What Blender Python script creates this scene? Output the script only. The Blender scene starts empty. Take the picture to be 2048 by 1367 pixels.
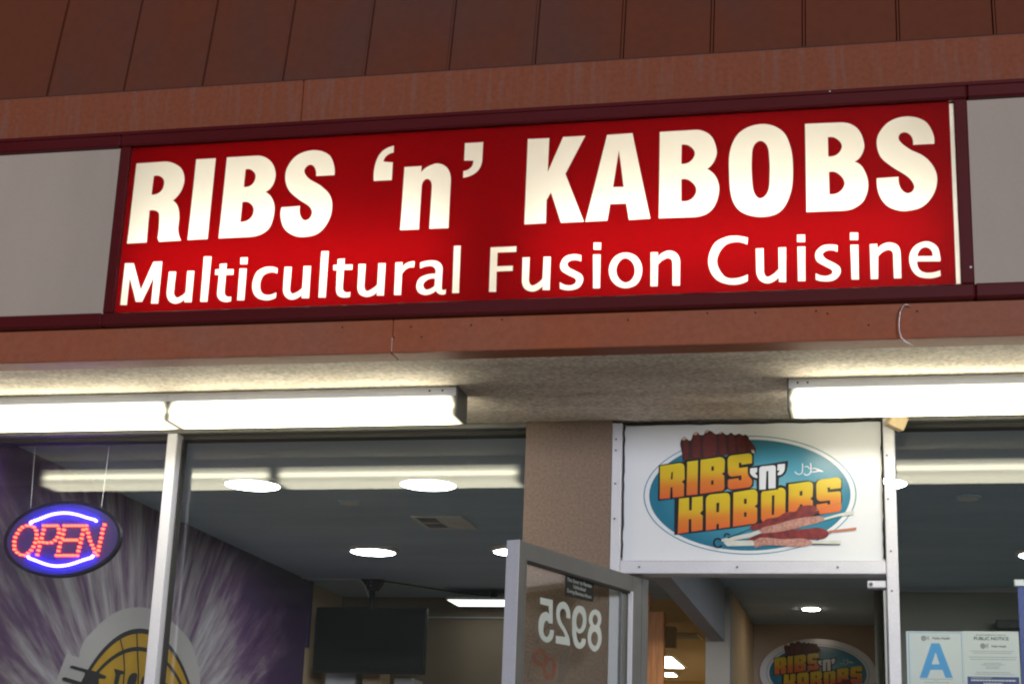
import bpy, math, random
from mathutils import Vector, Matrix
from mathutils.geometry import tessellate_polygon
random.seed(7)
scene = bpy.context.scene
COL = scene.collection

# ------------------------------------------------------------------ camera, sky, sun, exposure
cam_data = bpy.data.cameras.new('camera')
cam = bpy.data.objects.new('camera', cam_data)
COL.objects.link(cam)
yaw, pitch, roll = math.radians(-13.190), math.radians(16.431), math.radians(2.169)
fwd = Vector((math.sin(yaw) * math.cos(pitch), math.cos(yaw) * math.cos(pitch), math.sin(pitch)))
rgt = Vector((math.cos(yaw), -math.sin(yaw), 0))
upv = rgt.cross(fwd)
r2 = math.cos(roll) * rgt + math.sin(roll) * upv
u2 = -math.sin(roll) * rgt + math.cos(roll) * upv
cam.matrix_world = Matrix(((r2.x, u2.x, -fwd.x, 0), (r2.y, u2.y, -fwd.y, -6.5), (r2.z, u2.z, -fwd.z, 1.25), (0, 0, 0, 1)))
cam_data.sensor_width = 36
cam_data.lens = 59.35
cam_data.clip_start = 0.1
cam_data.clip_end = 2000
scene.camera = cam

# a low, weak dusk light from behind the camera's right shoulder
world = bpy.data.worlds.new('World')
scene.world = world
world.use_nodes = True
wn = world.node_tree
wn.nodes.clear()
w_out = wn.nodes.new('ShaderNodeOutputWorld')
w_bg = wn.nodes.new('ShaderNodeBackground')
w_sky = wn.nodes.new('ShaderNodeTexSky')
w_sky.sky_type = 'NISHITA'
w_sky.sun_disc = False
w_sky.sun_elevation = math.radians(2.4)
w_sky.sun_rotation = math.radians(155.8)
w_sky.dust_density = 0.0
w_sky.ozone_density = 2.0
w_bg.inputs['Strength'].default_value = 0.018
wn.links.new(w_sky.outputs[0], w_bg.inputs[0])
wn.links.new(w_bg.outputs[0], w_out.inputs[0])

sun_data = bpy.data.lights.new('sun', 'SUN')
sun_data.energy = 2.5
sun_data.angle = math.radians(12)
sun_data.color = (0.93, 0.93, 1.0)
sun = bpy.data.objects.new('sun', sun_data)
COL.objects.link(sun)
sd = Vector((0.45, -1.0, 0.045)).normalized()    # direction towards the light
sun.rotation_euler = sd.to_track_quat('Z', 'Y').to_euler()

scene.view_settings.view_transform = 'Standard'
scene.view_settings.look = 'None'
scene.view_settings.gamma = 1
scene.view_settings.exposure = 0.0
scene.view_settings.use_curve_mapping = False
scene.render.engine = 'CYCLES'
scene.cycles.use_denoising = True
scene.cycles.max_bounces = 7
scene.cycles.diffuse_bounces = 4
scene.cycles.glossy_bounces = 3
scene.cycles.transparent_max_bounces = 12
scene.cycles.sample_clamp_indirect = 4
scene.cycles.caustics_reflective = False
scene.cycles.caustics_refractive = False
scene.cycles.filter_width = 2.1

SIGN_LETTERS = [
  ('R',[[(-2.7477,3.6366,0),(-2.6352,3.6379,2),(-2.5729,3.6146,1),(-2.5479,3.5696,1),(-2.5544,3.5196,1),(-2.5848,3.48,0),(-2.5625,3.4539,1),(-2.5528,3.4104,1),(-2.5524,3.3607,1),(-2.5371,3.3205,0),(-2.6232,3.3188,0),(-2.631,3.3327,0),(-2.633,3.4141,1),(-2.6414,3.4381,1),(-2.6751,3.4443,0),(-2.6734,3.3187,0),(-2.7512,3.3176,0)],[(-2.6719,3.5817,0),(-2.6453,3.5793,1),(-2.6279,3.5577,1),(-2.6369,3.5192,1),(-2.6734,3.5073,0)]]),
  ('I',[[(-2.5075,3.6401,0),(-2.4298,3.64,0),(-2.433,3.3218,0),(-2.5114,3.3212,0)]]),
  ('B',[[(-2.3858,3.6412,0),(-2.266,3.6414,2),(-2.2148,3.6194,1),(-2.1894,3.5711,1),(-2.1945,3.5239,1),(-2.2216,3.495,0),(-2.1935,3.4675,1),(-2.1811,3.4243,1),(-2.1935,3.358,1),(-2.2267,3.3306,1),(-2.2793,3.3226,2),(-2.3895,3.3221,0)],[(-2.3075,3.5888,0),(-2.2838,3.5853,1),(-2.2661,3.5616,1),(-2.2767,3.5281,1),(-2.3088,3.5198,0)],[(-2.3089,3.4597,0),(-2.2818,3.4561,1),(-2.2626,3.4305,1),(-2.2721,3.395,1),(-2.3103,3.3825,0)]]),
  ('S',[[(-1.9601,3.5477,0),(-1.9647,3.5884,1),(-1.9887,3.6304,1),(-2.0455,3.6509,1),(-2.1088,3.6349,1),(-2.1433,3.5913,1),(-2.1494,3.5441,1),(-2.1316,3.4981,1),(-2.091,3.4602,1),(-2.0492,3.4314,1),(-2.0361,3.4085,1),(-2.0436,3.3844,1),(-2.0628,3.3778,1),(-2.0797,3.3972,1),(-2.0838,3.4339,0),(-2.1552,3.432,0),(-2.1551,3.3918,1),(-2.1352,3.3464,1),(-2.098,3.3204,1),(-2.058,3.3134,1),(-2.0064,3.3252,1),(-1.9704,3.3699,1),(-1.96,3.4271,1),(-1.9732,3.4722,1),(-2.011,3.5099,1),(-2.0572,3.5393,1),(-2.077,3.5674,1),(-2.0697,3.5874,1),(-2.0515,3.5932,1),(-2.0357,3.5765,1),(-2.0305,3.5478,0)]]),
  ('‘',[[(-1.8086,3.5171,0),(-1.807,3.581,1),(-1.7861,3.6285,1),(-1.7402,3.6506,0),(-1.7398,3.6242,0),(-1.7657,3.613,1),(-1.7766,3.5907,0),(-1.7409,3.5859,0),(-1.7407,3.517,0)]]),
  ('n',[[(-1.6956,3.5652,0),(-1.6319,3.5657,0),(-1.6317,3.5419,0),(-1.6087,3.5616,1),(-1.571,3.5721,1),(-1.5346,3.552,1),(-1.5198,3.5032,2),(-1.5197,3.323,0),(-1.5903,3.3234,0),(-1.5891,3.4787,2),(-1.5937,3.5043,1),(-1.609,3.5147,1),(-1.6236,3.503,1),(-1.6271,3.475,2),(-1.6287,3.3229,0),(-1.6982,3.3233,0)]]),
  ('’',[[(-1.4738,3.6456,0),(-1.4066,3.6457,0),(-1.4071,3.5817,2),(-1.4229,3.5347,1),(-1.4748,3.5121,0),(-1.4749,3.538,0),(-1.4478,3.5501,1),(-1.4398,3.5762,0),(-1.474,3.5781,0)]]),
  ('K',[[(-1.2427,3.6481,0),(-1.1649,3.6469,0),(-1.1662,3.5182,0),(-1.1145,3.6485,0),(-1.0348,3.6483,0),(-1.1026,3.5075,0),(-1.0315,3.3243,0),(-1.1132,3.3243,0),(-1.1522,3.4398,0),(-1.1671,3.4118,0),(-1.167,3.3251,0),(-1.2442,3.3243,0)]]),
  ('A',[[(-0.9565,3.647,0),(-0.8663,3.6484,0),(-0.7987,3.3255,0),(-0.8728,3.3235,0),(-0.8841,3.3848,0),(-0.9403,3.3854,0),(-0.9489,3.3249,0),(-1.0263,3.3241,0)],[(-0.9131,3.5865,0),(-0.894,3.4476,0),(-0.9317,3.4484,0)]]),
  ('B',[[(-0.7694,3.6474,0),(-0.6445,3.6478,2),(-0.5934,3.6254,1),(-0.5704,3.5691,1),(-0.5779,3.5284,1),(-0.6031,3.4987,0),(-0.5727,3.4683,1),(-0.5616,3.419,1),(-0.5775,3.3605,1),(-0.6076,3.3324,1),(-0.6528,3.3238,2),(-0.7692,3.3249,0)],[(-0.6923,3.5942,0),(-0.6646,3.5882,1),(-0.6461,3.5607,1),(-0.6617,3.5303,1),(-0.6927,3.5227,0)],[(-0.6923,3.4653,0),(-0.6638,3.4595,1),(-0.6403,3.4257,1),(-0.6557,3.3913,1),(-0.6916,3.3844,0)]]),
  ('O',[[(-0.4112,3.6558,1),(-0.3463,3.6272,1),(-0.317,3.5628,1),(-0.31,3.4759,1),(-0.3187,3.396,1),(-0.3538,3.3311,1),(-0.4157,3.3138,1),(-0.485,3.3346,1),(-0.5174,3.3844,1),(-0.5274,3.4822,1),(-0.5224,3.5691,1),(-0.4869,3.6328,1)],[(-0.4191,3.5932,1),(-0.3967,3.5728,1),(-0.3895,3.5235,1),(-0.3889,3.464,1),(-0.3953,3.4052,1),(-0.4202,3.3812,1),(-0.4415,3.4021,1),(-0.4488,3.4563,1),(-0.4495,3.5268,1),(-0.4428,3.5755,1)]]),
  ('B',[[(-0.2673,3.6476,0),(-0.1475,3.6458,2),(-0.0939,3.623,1),(-0.0698,3.5622,1),(-0.079,3.5224,1),(-0.1024,3.4985,0),(-0.0752,3.474,1),(-0.0595,3.4147,1),(-0.0753,3.3573,1),(-0.1097,3.33,1),(-0.1535,3.3231,2),(-0.2665,3.3243,0)],[(-0.1908,3.593,0),(-0.1634,3.5876,1),(-0.1442,3.5594,1),(-0.1595,3.5296,1),(-0.1905,3.5227,0)],[(-0.1895,3.4652,0),(-0.1607,3.4599,1),(-0.138,3.4241,1),(-0.1546,3.392,1),(-0.1889,3.3847,0)]]),
  ('S',[[(0.1609,3.5489,0),(0.1574,3.5892,1),(0.1324,3.6336,1),(0.0774,3.6542,1),(0.0188,3.6405,1),(-0.0187,3.5996,1),(-0.028,3.5598,1),(-0.0161,3.5109,1),(0.0192,3.4743,1),(0.071,3.4344,1),(0.0906,3.4017,1),(0.0838,3.381,1),(0.0655,3.3761,1),(0.0459,3.3961,1),(0.0408,3.436,0),(-0.031,3.4344,0),(-0.0265,3.3813,1),(-0.0036,3.338,1),(0.0294,3.3181,1),(0.0651,3.3127,1),(0.1179,3.3269,1),(0.1549,3.3721,1),(0.1662,3.4241,1),(0.1557,3.4669,1),(0.1259,3.5056,1),(0.0788,3.5349,1),(0.046,3.5689,1),(0.049,3.5902,1),(0.0685,3.596,1),(0.0873,3.5799,1),(0.0917,3.5491,0)]]),
  ('M',[[(-2.7512,3.2402,0),(-2.7158,3.2387,0),(-2.677,3.1345,0),(-2.6382,3.2416,0),(-2.6035,3.2413,0),(-2.6025,3.0791,0),(-2.631,3.0801,0),(-2.6304,3.1834,0),(-2.6667,3.0879,0),(-2.6918,3.0888,0),(-2.726,3.1836,0),(-2.7263,3.0778,0),(-2.7525,3.0787,0)]]),
  ('u',[[(-2.5723,3.2004,0),(-2.5445,3.1994,0),(-2.5452,3.1211,2),(-2.5332,3.0999,1),(-2.5143,3.1055,1),(-2.4991,3.1187,0),(-2.5007,3.2005,0),(-2.4733,3.1994,0),(-2.4721,3.0798,0),(-2.5003,3.0808,0),(-2.5014,3.0919,0),(-2.5188,3.0794,1),(-2.5415,3.077,1),(-2.5642,3.0923,1),(-2.574,3.1256,2)]]),
  ('l',[[(-2.4404,3.2539,0),(-2.411,3.2527,0),(-2.4111,3.0794,0),(-2.4388,3.0804,0)]]),
  ('t',[[(-2.3759,3.2224,0),(-2.3486,3.223,0),(-2.3487,3.2011,0),(-2.3207,3.2,0),(-2.3196,3.1799,0),(-2.3483,3.1803,0),(-2.3482,3.1175,2),(-2.341,3.0993,1),(-2.3202,3.0958,0),(-2.3204,3.0787,0),(-2.347,3.0772,1),(-2.3691,3.0907,1),(-2.3766,3.115,2),(-2.3757,3.1814,0),(-2.3908,3.1819,0),(-2.3909,3.2021,0),(-2.3747,3.2022,0)]]),
  ('i',[[(-2.2971,3.2019,0),(-2.2698,3.2008,0),(-2.2692,3.0803,0),(-2.2963,3.0813,0)],[(-2.2973,3.2442,0),(-2.2693,3.2431,0),(-2.2695,3.2174,0),(-2.2961,3.2185,0)]]),
  ('c',[[(-2.151,3.1968,0),(-2.1512,3.1779,0),(-2.1775,3.1827,1),(-2.2042,3.1707,1),(-2.2131,3.1366,1),(-2.2041,3.1071,1),(-2.1809,3.0971,1),(-2.1488,3.1052,0),(-2.149,3.0857,0),(-2.1861,3.0775,1),(-2.2253,3.0925,1),(-2.243,3.1308,1),(-2.2328,3.1821,1),(-2.2067,3.2011,1),(-2.1758,3.204,1)]]),
  ('u',[[(-2.1248,3.2013,0),(-2.0972,3.2002,0),(-2.0978,3.1187,2),(-2.0895,3.0996,1),(-2.0709,3.1034,1),(-2.0516,3.1187,0),(-2.052,3.2015,0),(-2.0246,3.2004,0),(-2.0231,3.0796,0),(-2.0504,3.0806,0),(-2.0514,3.0932,0),(-2.0715,3.0793,1),(-2.0935,3.077,1),(-2.1159,3.092,1),(-2.1242,3.1196,2)]]),
  ('l',[[(-1.9891,3.255,0),(-1.9615,3.2546,0),(-1.9603,3.0798,0),(-1.9875,3.0807,0)]]),
  ('t',[[(-1.9245,3.2232,0),(-1.8991,3.2239,0),(-1.8986,3.2009,0),(-1.8681,3.2004,0),(-1.8675,3.1809,0),(-1.899,3.1818,0),(-1.8988,3.1182,2),(-1.8917,3.0993,1),(-1.8694,3.0975,0),(-1.8699,3.0793,0),(-1.8977,3.0782,1),(-1.917,3.0884,1),(-1.9238,3.114,2),(-1.925,3.1811,0),(-1.9387,3.1817,0),(-1.9393,3.2008,0),(-1.9244,3.2009,0)]]),
  ('u',[[(-1.8452,3.2012,0),(-1.8188,3.2001,0),(-1.819,3.1187,2),(-1.81,3.0988,1),(-1.792,3.1042,1),(-1.7712,3.121,0),(-1.7711,3.2009,0),(-1.7449,3.1999,0),(-1.7444,3.0796,0),(-1.7698,3.0805,0),(-1.7705,3.0933,0),(-1.7904,3.0795,1),(-1.812,3.0772,1),(-1.8352,3.0889,1),(-1.844,3.1162,2)]]),
  ('r',[[(-1.7082,3.2015,0),(-1.6825,3.2015,0),(-1.6824,3.1828,0),(-1.664,3.199,1),(-1.6376,3.203,0),(-1.639,3.1801,0),(-1.6628,3.178,1),(-1.6817,3.1574,0),(-1.6812,3.0793,0),(-1.7065,3.0802,0)]]),
  ('a',[[(-1.6174,3.1972,0),(-1.578,3.204,1),(-1.5478,3.1961,1),(-1.5333,3.1702,2),(-1.5334,3.1048,2),(-1.5295,3.093,1),(-1.5181,3.0949,0),(-1.5182,3.0776,0),(-1.5385,3.0766,1),(-1.554,3.0905,0),(-1.5715,3.0795,1),(-1.5944,3.0763,1),(-1.6181,3.0878,1),(-1.6267,3.1116,1),(-1.6175,3.1381,1),(-1.5917,3.1506,1),(-1.5595,3.1534,0),(-1.5604,3.1713,1),(-1.5769,3.1837,1),(-1.6162,3.1751,0)],[(-1.5596,3.1359,0),(-1.5842,3.1335,1),(-1.6014,3.1157,1),(-1.5922,3.0969,1),(-1.5758,3.098,1),(-1.5599,3.1091,0)]]),
  ('l',[[(-1.4962,3.2548,0),(-1.4715,3.2547,0),(-1.4699,3.0792,0),(-1.4944,3.0794,0)]]),
  ('F',[[(-1.3627,3.2436,0),(-1.2693,3.2438,0),(-1.2697,3.2234,0),(-1.3369,3.2233,0),(-1.3368,3.1724,0),(-1.2797,3.1722,0),(-1.2802,3.1539,0),(-1.3372,3.1533,0),(-1.3362,3.0785,0),(-1.3618,3.0794,0)]]),
  ('u',[[(-1.2461,3.2013,0),(-1.2206,3.201,0),(-1.221,3.1214,2),(-1.2124,3.0989,1),(-1.1931,3.1022,1),(-1.1723,3.1216,0),(-1.1709,3.201,0),(-1.1455,3.2,0),(-1.1457,3.0785,0),(-1.1709,3.0794,0),(-1.1714,3.0934,0),(-1.1923,3.0781,1),(-1.2117,3.0756,1),(-1.2355,3.0877,1),(-1.2455,3.1183,2)]]),
  ('s',[[(-1.0376,3.2008,0),(-1.0382,3.1787,0),(-1.0635,3.1845,1),(-1.0846,3.1765,1),(-1.0822,3.1603,1),(-1.0586,3.1453,1),(-1.0351,3.1304,1),(-1.0288,3.1101,1),(-1.0416,3.0847,1),(-1.0722,3.075,1),(-1.1102,3.082,0),(-1.1109,3.1052,0),(-1.0804,3.0929,1),(-1.0574,3.0992,1),(-1.0559,3.1151,1),(-1.0814,3.1301,1),(-1.1071,3.1492,1),(-1.1105,3.1735,1),(-1.0968,3.1972,1),(-1.0679,3.2057,1)]]),
  ('i',[[(-0.9963,3.2019,0),(-0.9705,3.2009,0),(-0.9693,3.0788,0),(-0.9935,3.0789,0)],[(-0.9954,3.2455,0),(-0.9691,3.2443,0),(-0.9697,3.2189,0),(-0.9948,3.22,0)]]),
  ('o',[[(-0.8831,3.2045,1),(-0.8427,3.1868,1),(-0.8242,3.1421,1),(-0.8394,3.0911,1),(-0.8808,3.0756,1),(-0.9212,3.0941,1),(-0.94,3.1407,1),(-0.923,3.1881,1)],[(-0.8827,3.1844,1),(-0.8596,3.1695,1),(-0.8496,3.1392,1),(-0.8586,3.1077,1),(-0.8812,3.0958,1),(-0.9043,3.1114,1),(-0.9141,3.1417,1),(-0.9047,3.1713,1)]]),
  ('n',[[(-0.7954,3.2016,0),(-0.7707,3.201,0),(-0.7705,3.1838,0),(-0.7518,3.1998,1),(-0.7291,3.2048,1),(-0.7045,3.1923,1),(-0.6941,3.1608,2),(-0.6941,3.0778,0),(-0.7193,3.0788,0),(-0.72,3.1539,2),(-0.7258,3.1748,1),(-0.744,3.1768,1),(-0.7702,3.1567,0),(-0.7704,3.0787,0),(-0.7949,3.0792,0)]]),
  ('C',[[(-0.4639,3.2399,0),(-0.4661,3.2162,0),(-0.5056,3.2271,1),(-0.5443,3.2136,1),(-0.5688,3.162,1),(-0.5485,3.1111,1),(-0.5186,3.0964,1),(-0.4643,3.1088,0),(-0.4653,3.0853,0),(-0.5186,3.0747,1),(-0.5743,3.0985,1),(-0.5981,3.1586,1),(-0.5789,3.222,1),(-0.54,3.2456,1),(-0.5034,3.2485,1)]]),
  ('u',[[(-0.4371,3.1999,0),(-0.4115,3.2002,0),(-0.4107,3.1194,2),(-0.4015,3.0987,1),(-0.3824,3.1047,1),(-0.3611,3.1242,0),(-0.3613,3.2008,0),(-0.3363,3.2002,0),(-0.337,3.0774,0),(-0.3602,3.0783,0),(-0.3613,3.0949,0),(-0.3826,3.0786,1),(-0.4038,3.0754,1),(-0.427,3.0907,1),(-0.4362,3.1249,2)]]),
  ('i',[[(-0.2978,3.2009,0),(-0.2725,3.2002,0),(-0.2732,3.0781,0),(-0.2975,3.079,0)],[(-0.2985,3.2441,0),(-0.2723,3.2429,0),(-0.2727,3.217,0),(-0.2988,3.2182,0)]]),
  ('s',[[(-0.1654,3.1998,0),(-0.1658,3.1772,0),(-0.192,3.1842,1),(-0.214,3.1738,1),(-0.2071,3.1564,1),(-0.1802,3.1396,1),(-0.1597,3.123,1),(-0.158,3.1006,1),(-0.1771,3.079,1),(-0.2084,3.0744,1),(-0.2388,3.0822,0),(-0.2385,3.1037,0),(-0.2102,3.0937,1),(-0.1872,3.0995,1),(-0.1848,3.1128,1),(-0.2096,3.1295,1),(-0.2345,3.1485,1),(-0.2383,3.1757,1),(-0.219,3.1989,1),(-0.1917,3.204,1)]]),
  ('i',[[(-0.1228,3.2002,0),(-0.0974,3.1991,0),(-0.0975,3.0773,0),(-0.1215,3.0782,0)],[(-0.1232,3.2436,0),(-0.0969,3.2424,0),(-0.0974,3.2162,0),(-0.1237,3.2174,0)]]),
  ('n',[[(-0.0592,3.1997,0),(-0.0356,3.1996,0),(-0.0351,3.183,0),(-0.017,3.1979,1),(0.0079,3.2027,1),(0.0323,3.19,1),(0.0397,3.1597,2),(0.0398,3.0766,0),(0.0161,3.077,0),(0.0157,3.154,2),(0.0113,3.173,1),(-0.0072,3.1764,1),(-0.0333,3.156,0),(-0.0352,3.0768,0),(-0.0591,3.0772,0)]]),
  ('e',[[(0.0922,3.1331,0),(0.0994,3.104,1),(0.1235,3.092,1),(0.1651,3.0992,0),(0.1657,3.0802,0),(0.1269,3.0728,1),(0.0867,3.0867,1),(0.0669,3.1363,1),(0.0814,3.1825,1),(0.1229,3.2018,1),(0.157,3.1838,1),(0.1668,3.1478,1),(0.1662,3.1301,0)],[(0.0935,3.1508,0),(0.1037,3.1749,1),(0.1223,3.1817,1),(0.1383,3.1712,1),(0.1425,3.1497,0)]]),
]

LOGO_LETTERS = [
  ('R',[[(-0.9068,2.6956,0),(-0.8325,2.7066,2),(-0.8165,2.7028,1),(-0.8099,2.688,2),(-0.8087,2.6407,0),(-0.8203,2.6314,0),(-0.8109,2.623,0),(-0.8117,2.5731,0),(-0.8551,2.5676,0),(-0.8572,2.6102,0),(-0.8642,2.6094,0),(-0.8667,2.5653,0),(-0.9067,2.5627,0)],[(-0.8613,2.6708,0),(-0.8555,2.6713,0),(-0.8566,2.6418,0),(-0.8639,2.6413,0)]]),
  ('I',[[(-0.7991,2.7115,0),(-0.7564,2.7169,0),(-0.7578,2.58,0),(-0.801,2.5766,0)]]),
  ('B',[[(-0.746,2.7183,0),(-0.6732,2.7283,2),(-0.6553,2.723,1),(-0.6507,2.7067,2),(-0.6524,2.6685,0),(-0.663,2.6627,0),(-0.653,2.6538,0),(-0.6524,2.6098,2),(-0.6572,2.5967,1),(-0.673,2.5925,2),(-0.7477,2.582,0)],[(-0.7034,2.6912,0),(-0.6939,2.6931,0),(-0.6939,2.6754,0),(-0.7034,2.6735,0)],[(-0.7047,2.6353,0),(-0.6946,2.6366,0),(-0.6946,2.619,0),(-0.7046,2.6176,0)]]),
  ('S',[[(-0.5449,2.7025,0),(-0.544,2.726,2),(-0.5482,2.7384,1),(-0.5625,2.7416,2),(-0.6214,2.7353,2),(-0.6352,2.7287,1),(-0.6395,2.7125,2),(-0.6386,2.6683,2),(-0.6329,2.6542,1),(-0.62,2.6505,2),(-0.5856,2.6546,0),(-0.5857,2.6361,0),(-0.5963,2.6351,0),(-0.5971,2.6438,0),(-0.638,2.6384,0),(-0.6392,2.6127,2),(-0.6329,2.6015,1),(-0.62,2.5993,2),(-0.5615,2.6061,2),(-0.5473,2.6147,1),(-0.5449,2.6351,1),(-0.5557,2.6499,1),(-0.5613,2.6646,2),(-0.5613,2.688,0),(-0.595,2.684,0),(-0.5961,2.7046,0),(-0.5864,2.7065,0),(-0.5856,2.6971,0)]]),
  ('K',[[(-0.8304,2.5634,0),(-0.7908,2.5678,0),(-0.7904,2.5163,0),(-0.7801,2.5171,0),(-0.7792,2.5685,0),(-0.737,2.5732,0),(-0.7368,2.5168,0),(-0.7482,2.5052,0),(-0.7367,2.4955,0),(-0.7376,2.4387,0),(-0.7807,2.4327,0),(-0.7818,2.4829,0),(-0.7914,2.4822,0),(-0.7918,2.43,0),(-0.8343,2.4243,0)]]),
  ('A',[[(-0.7242,2.4367,0),(-0.7247,2.5556,2),(-0.7171,2.5742,1),(-0.6941,2.5807,2),(-0.6482,2.5853,2),(-0.6349,2.5802,1),(-0.6303,2.5627,2),(-0.6311,2.4499,0),(-0.6729,2.4439,0),(-0.674,2.4631,0),(-0.6832,2.4624,0),(-0.6835,2.4424,0)],[(-0.6833,2.5456,0),(-0.6719,2.5474,0),(-0.673,2.5095,0),(-0.6836,2.5087,0)]]),
  ('B',[[(-0.617,2.5866,0),(-0.5417,2.5988,2),(-0.5266,2.5909,1),(-0.5236,2.5735,2),(-0.5249,2.5406,0),(-0.5352,2.5318,0),(-0.525,2.524,0),(-0.5252,2.4771,2),(-0.5309,2.4656,1),(-0.546,2.4618,2),(-0.619,2.4514,0)],[(-0.576,2.5615,0),(-0.5654,2.5622,0),(-0.5654,2.5421,0),(-0.576,2.541,0)],[(-0.5761,2.5081,0),(-0.5663,2.5092,0),(-0.5663,2.4907,0),(-0.5762,2.4896,0)]]),
  ('O',[[(-0.5096,2.5811,0),(-0.5039,2.5907,0),(-0.4359,2.6037,2),(-0.419,2.5977,1),(-0.4154,2.5803,2),(-0.4174,2.4881,0),(-0.5008,2.4655,0),(-0.5102,2.4809,0)],[(-0.4681,2.5738,0),(-0.458,2.5749,0),(-0.46,2.4979,0),(-0.4694,2.4968,0)]]),
  ('B',[[(-0.4026,2.6169,0),(-0.3324,2.6267,2),(-0.3137,2.6219,1),(-0.3103,2.6026,2),(-0.3119,2.568,0),(-0.3209,2.5603,0),(-0.311,2.5507,0),(-0.3134,2.5105,0),(-0.405,2.4957,0)],[(-0.3609,2.5895,0),(-0.3504,2.5914,0),(-0.3506,2.5729,0),(-0.3611,2.5714,0)],[(-0.3615,2.5368,0),(-0.3511,2.5383,0),(-0.3513,2.5184,0),(-0.3618,2.5173,0)]]),
  ('S',[[(-0.2034,2.6006,0),(-0.2021,2.6294,2),(-0.2085,2.6391,1),(-0.2223,2.6421,2),(-0.2737,2.6361,2),(-0.2913,2.6279,1),(-0.2969,2.6086,2),(-0.2968,2.5678,2),(-0.2924,2.5545,1),(-0.2773,2.5496,2),(-0.2452,2.553,0),(-0.245,2.5375,0),(-0.2555,2.5359,0),(-0.2565,2.543,0),(-0.2973,2.5366,0),(-0.2975,2.5199,0),(-0.2851,2.4983,0),(-0.2178,2.5075,2),(-0.2073,2.5134,1),(-0.2036,2.5264,2),(-0.2038,2.579,2),(-0.2071,2.5862,1),(-0.2164,2.5875,2),(-0.2535,2.5842,0),(-0.2551,2.603,0),(-0.2451,2.6038,0),(-0.2445,2.5962,0)]]),
]

LOGO_WHITE = [
  ('‘',[[(-0.5513,2.682,0),(-0.5242,2.6847,0),(-0.5248,2.6671,0),(-0.5328,2.6628,0),(-0.5237,2.6525,0),(-0.5238,2.6431,0),(-0.5414,2.6497,1),(-0.5522,2.6674,2)]]),
  ('n',[[(-0.5161,2.597,0),(-0.5162,2.6787,2),(-0.5113,2.6874,1),(-0.4985,2.6902,2),(-0.4644,2.6933,2),(-0.4544,2.6897,1),(-0.4525,2.678,2),(-0.4537,2.6028,0),(-0.4806,2.6002,0),(-0.481,2.671,0),(-0.4887,2.6702,0),(-0.4919,2.5979,0)]]),
  ('’',[[(-0.4448,2.6963,0),(-0.4165,2.6991,0),(-0.4173,2.6825,2),(-0.4258,2.6607,1),(-0.4447,2.6532,0),(-0.4446,2.6622,0),(-0.4363,2.6718,0),(-0.4464,2.6731,0)]]),
]

LOGO_BACK = [
  ('word_outline',[[(-0.9118,2.6995,0),(-0.8354,2.712,0),(-0.8151,2.7123,0),(-0.8035,2.7181,0),(-0.6588,2.734,0),(-0.6458,2.7303,0),(-0.6329,2.7396,0),(-0.5553,2.7474,0),(-0.5376,2.7401,0),(-0.537,2.6951,0),(-0.555,2.6865,0),(-0.5522,2.6674,0),(-0.5414,2.6497,0),(-0.5372,2.6321,0),(-0.5387,2.6117,0),(-0.5558,2.5997,0),(-0.6215,2.5921,0),(-0.6386,2.601,0),(-0.6501,2.5952,0),(-0.6644,2.5851,0),(-0.7534,2.5741,0),(-0.8053,2.5687,0),(-0.9095,2.5563,0),(-0.9139,2.5563,0)]]),
  ('word_outline',[[(-0.5559,2.689,0),(-0.5226,2.6935,0),(-0.4632,2.7014,0),(-0.4052,2.7111,0),(-0.4067,2.6848,1),(-0.4164,2.6582,1),(-0.4401,2.6439,0),(-0.4428,2.5979,0),(-0.5207,2.5877,0),(-0.5266,2.5962,0),(-0.5276,2.6351,0),(-0.5442,2.6413,1),(-0.556,2.6621,1)]]),
  ('word_outline',[[(-0.8409,2.5662,0),(-0.7343,2.5771,0),(-0.7171,2.5859,0),(-0.6406,2.5919,0),(-0.6216,2.5917,0),(-0.5417,2.6039,0),(-0.519,2.5967,0),(-0.432,2.6153,0),(-0.4151,2.6093,0),(-0.4131,2.6228,0),(-0.3304,2.6329,0),(-0.3025,2.6257,0),(-0.2893,2.6352,0),(-0.2183,2.6433,0),(-0.1991,2.6362,0),(-0.1987,2.5997,0),(-0.2026,2.592,0),(-0.1992,2.5709,0),(-0.1997,2.5442,0),(-0.2096,2.5137,0),(-0.3174,2.4876,0),(-0.5046,2.4578,0),(-0.5197,2.4636,0),(-0.5423,2.4572,0),(-0.6254,2.4449,0),(-0.7318,2.4325,0),(-0.8388,2.4205,0),(-0.8477,2.4197,0),(-0.8478,2.5643,0)]]),
]

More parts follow.
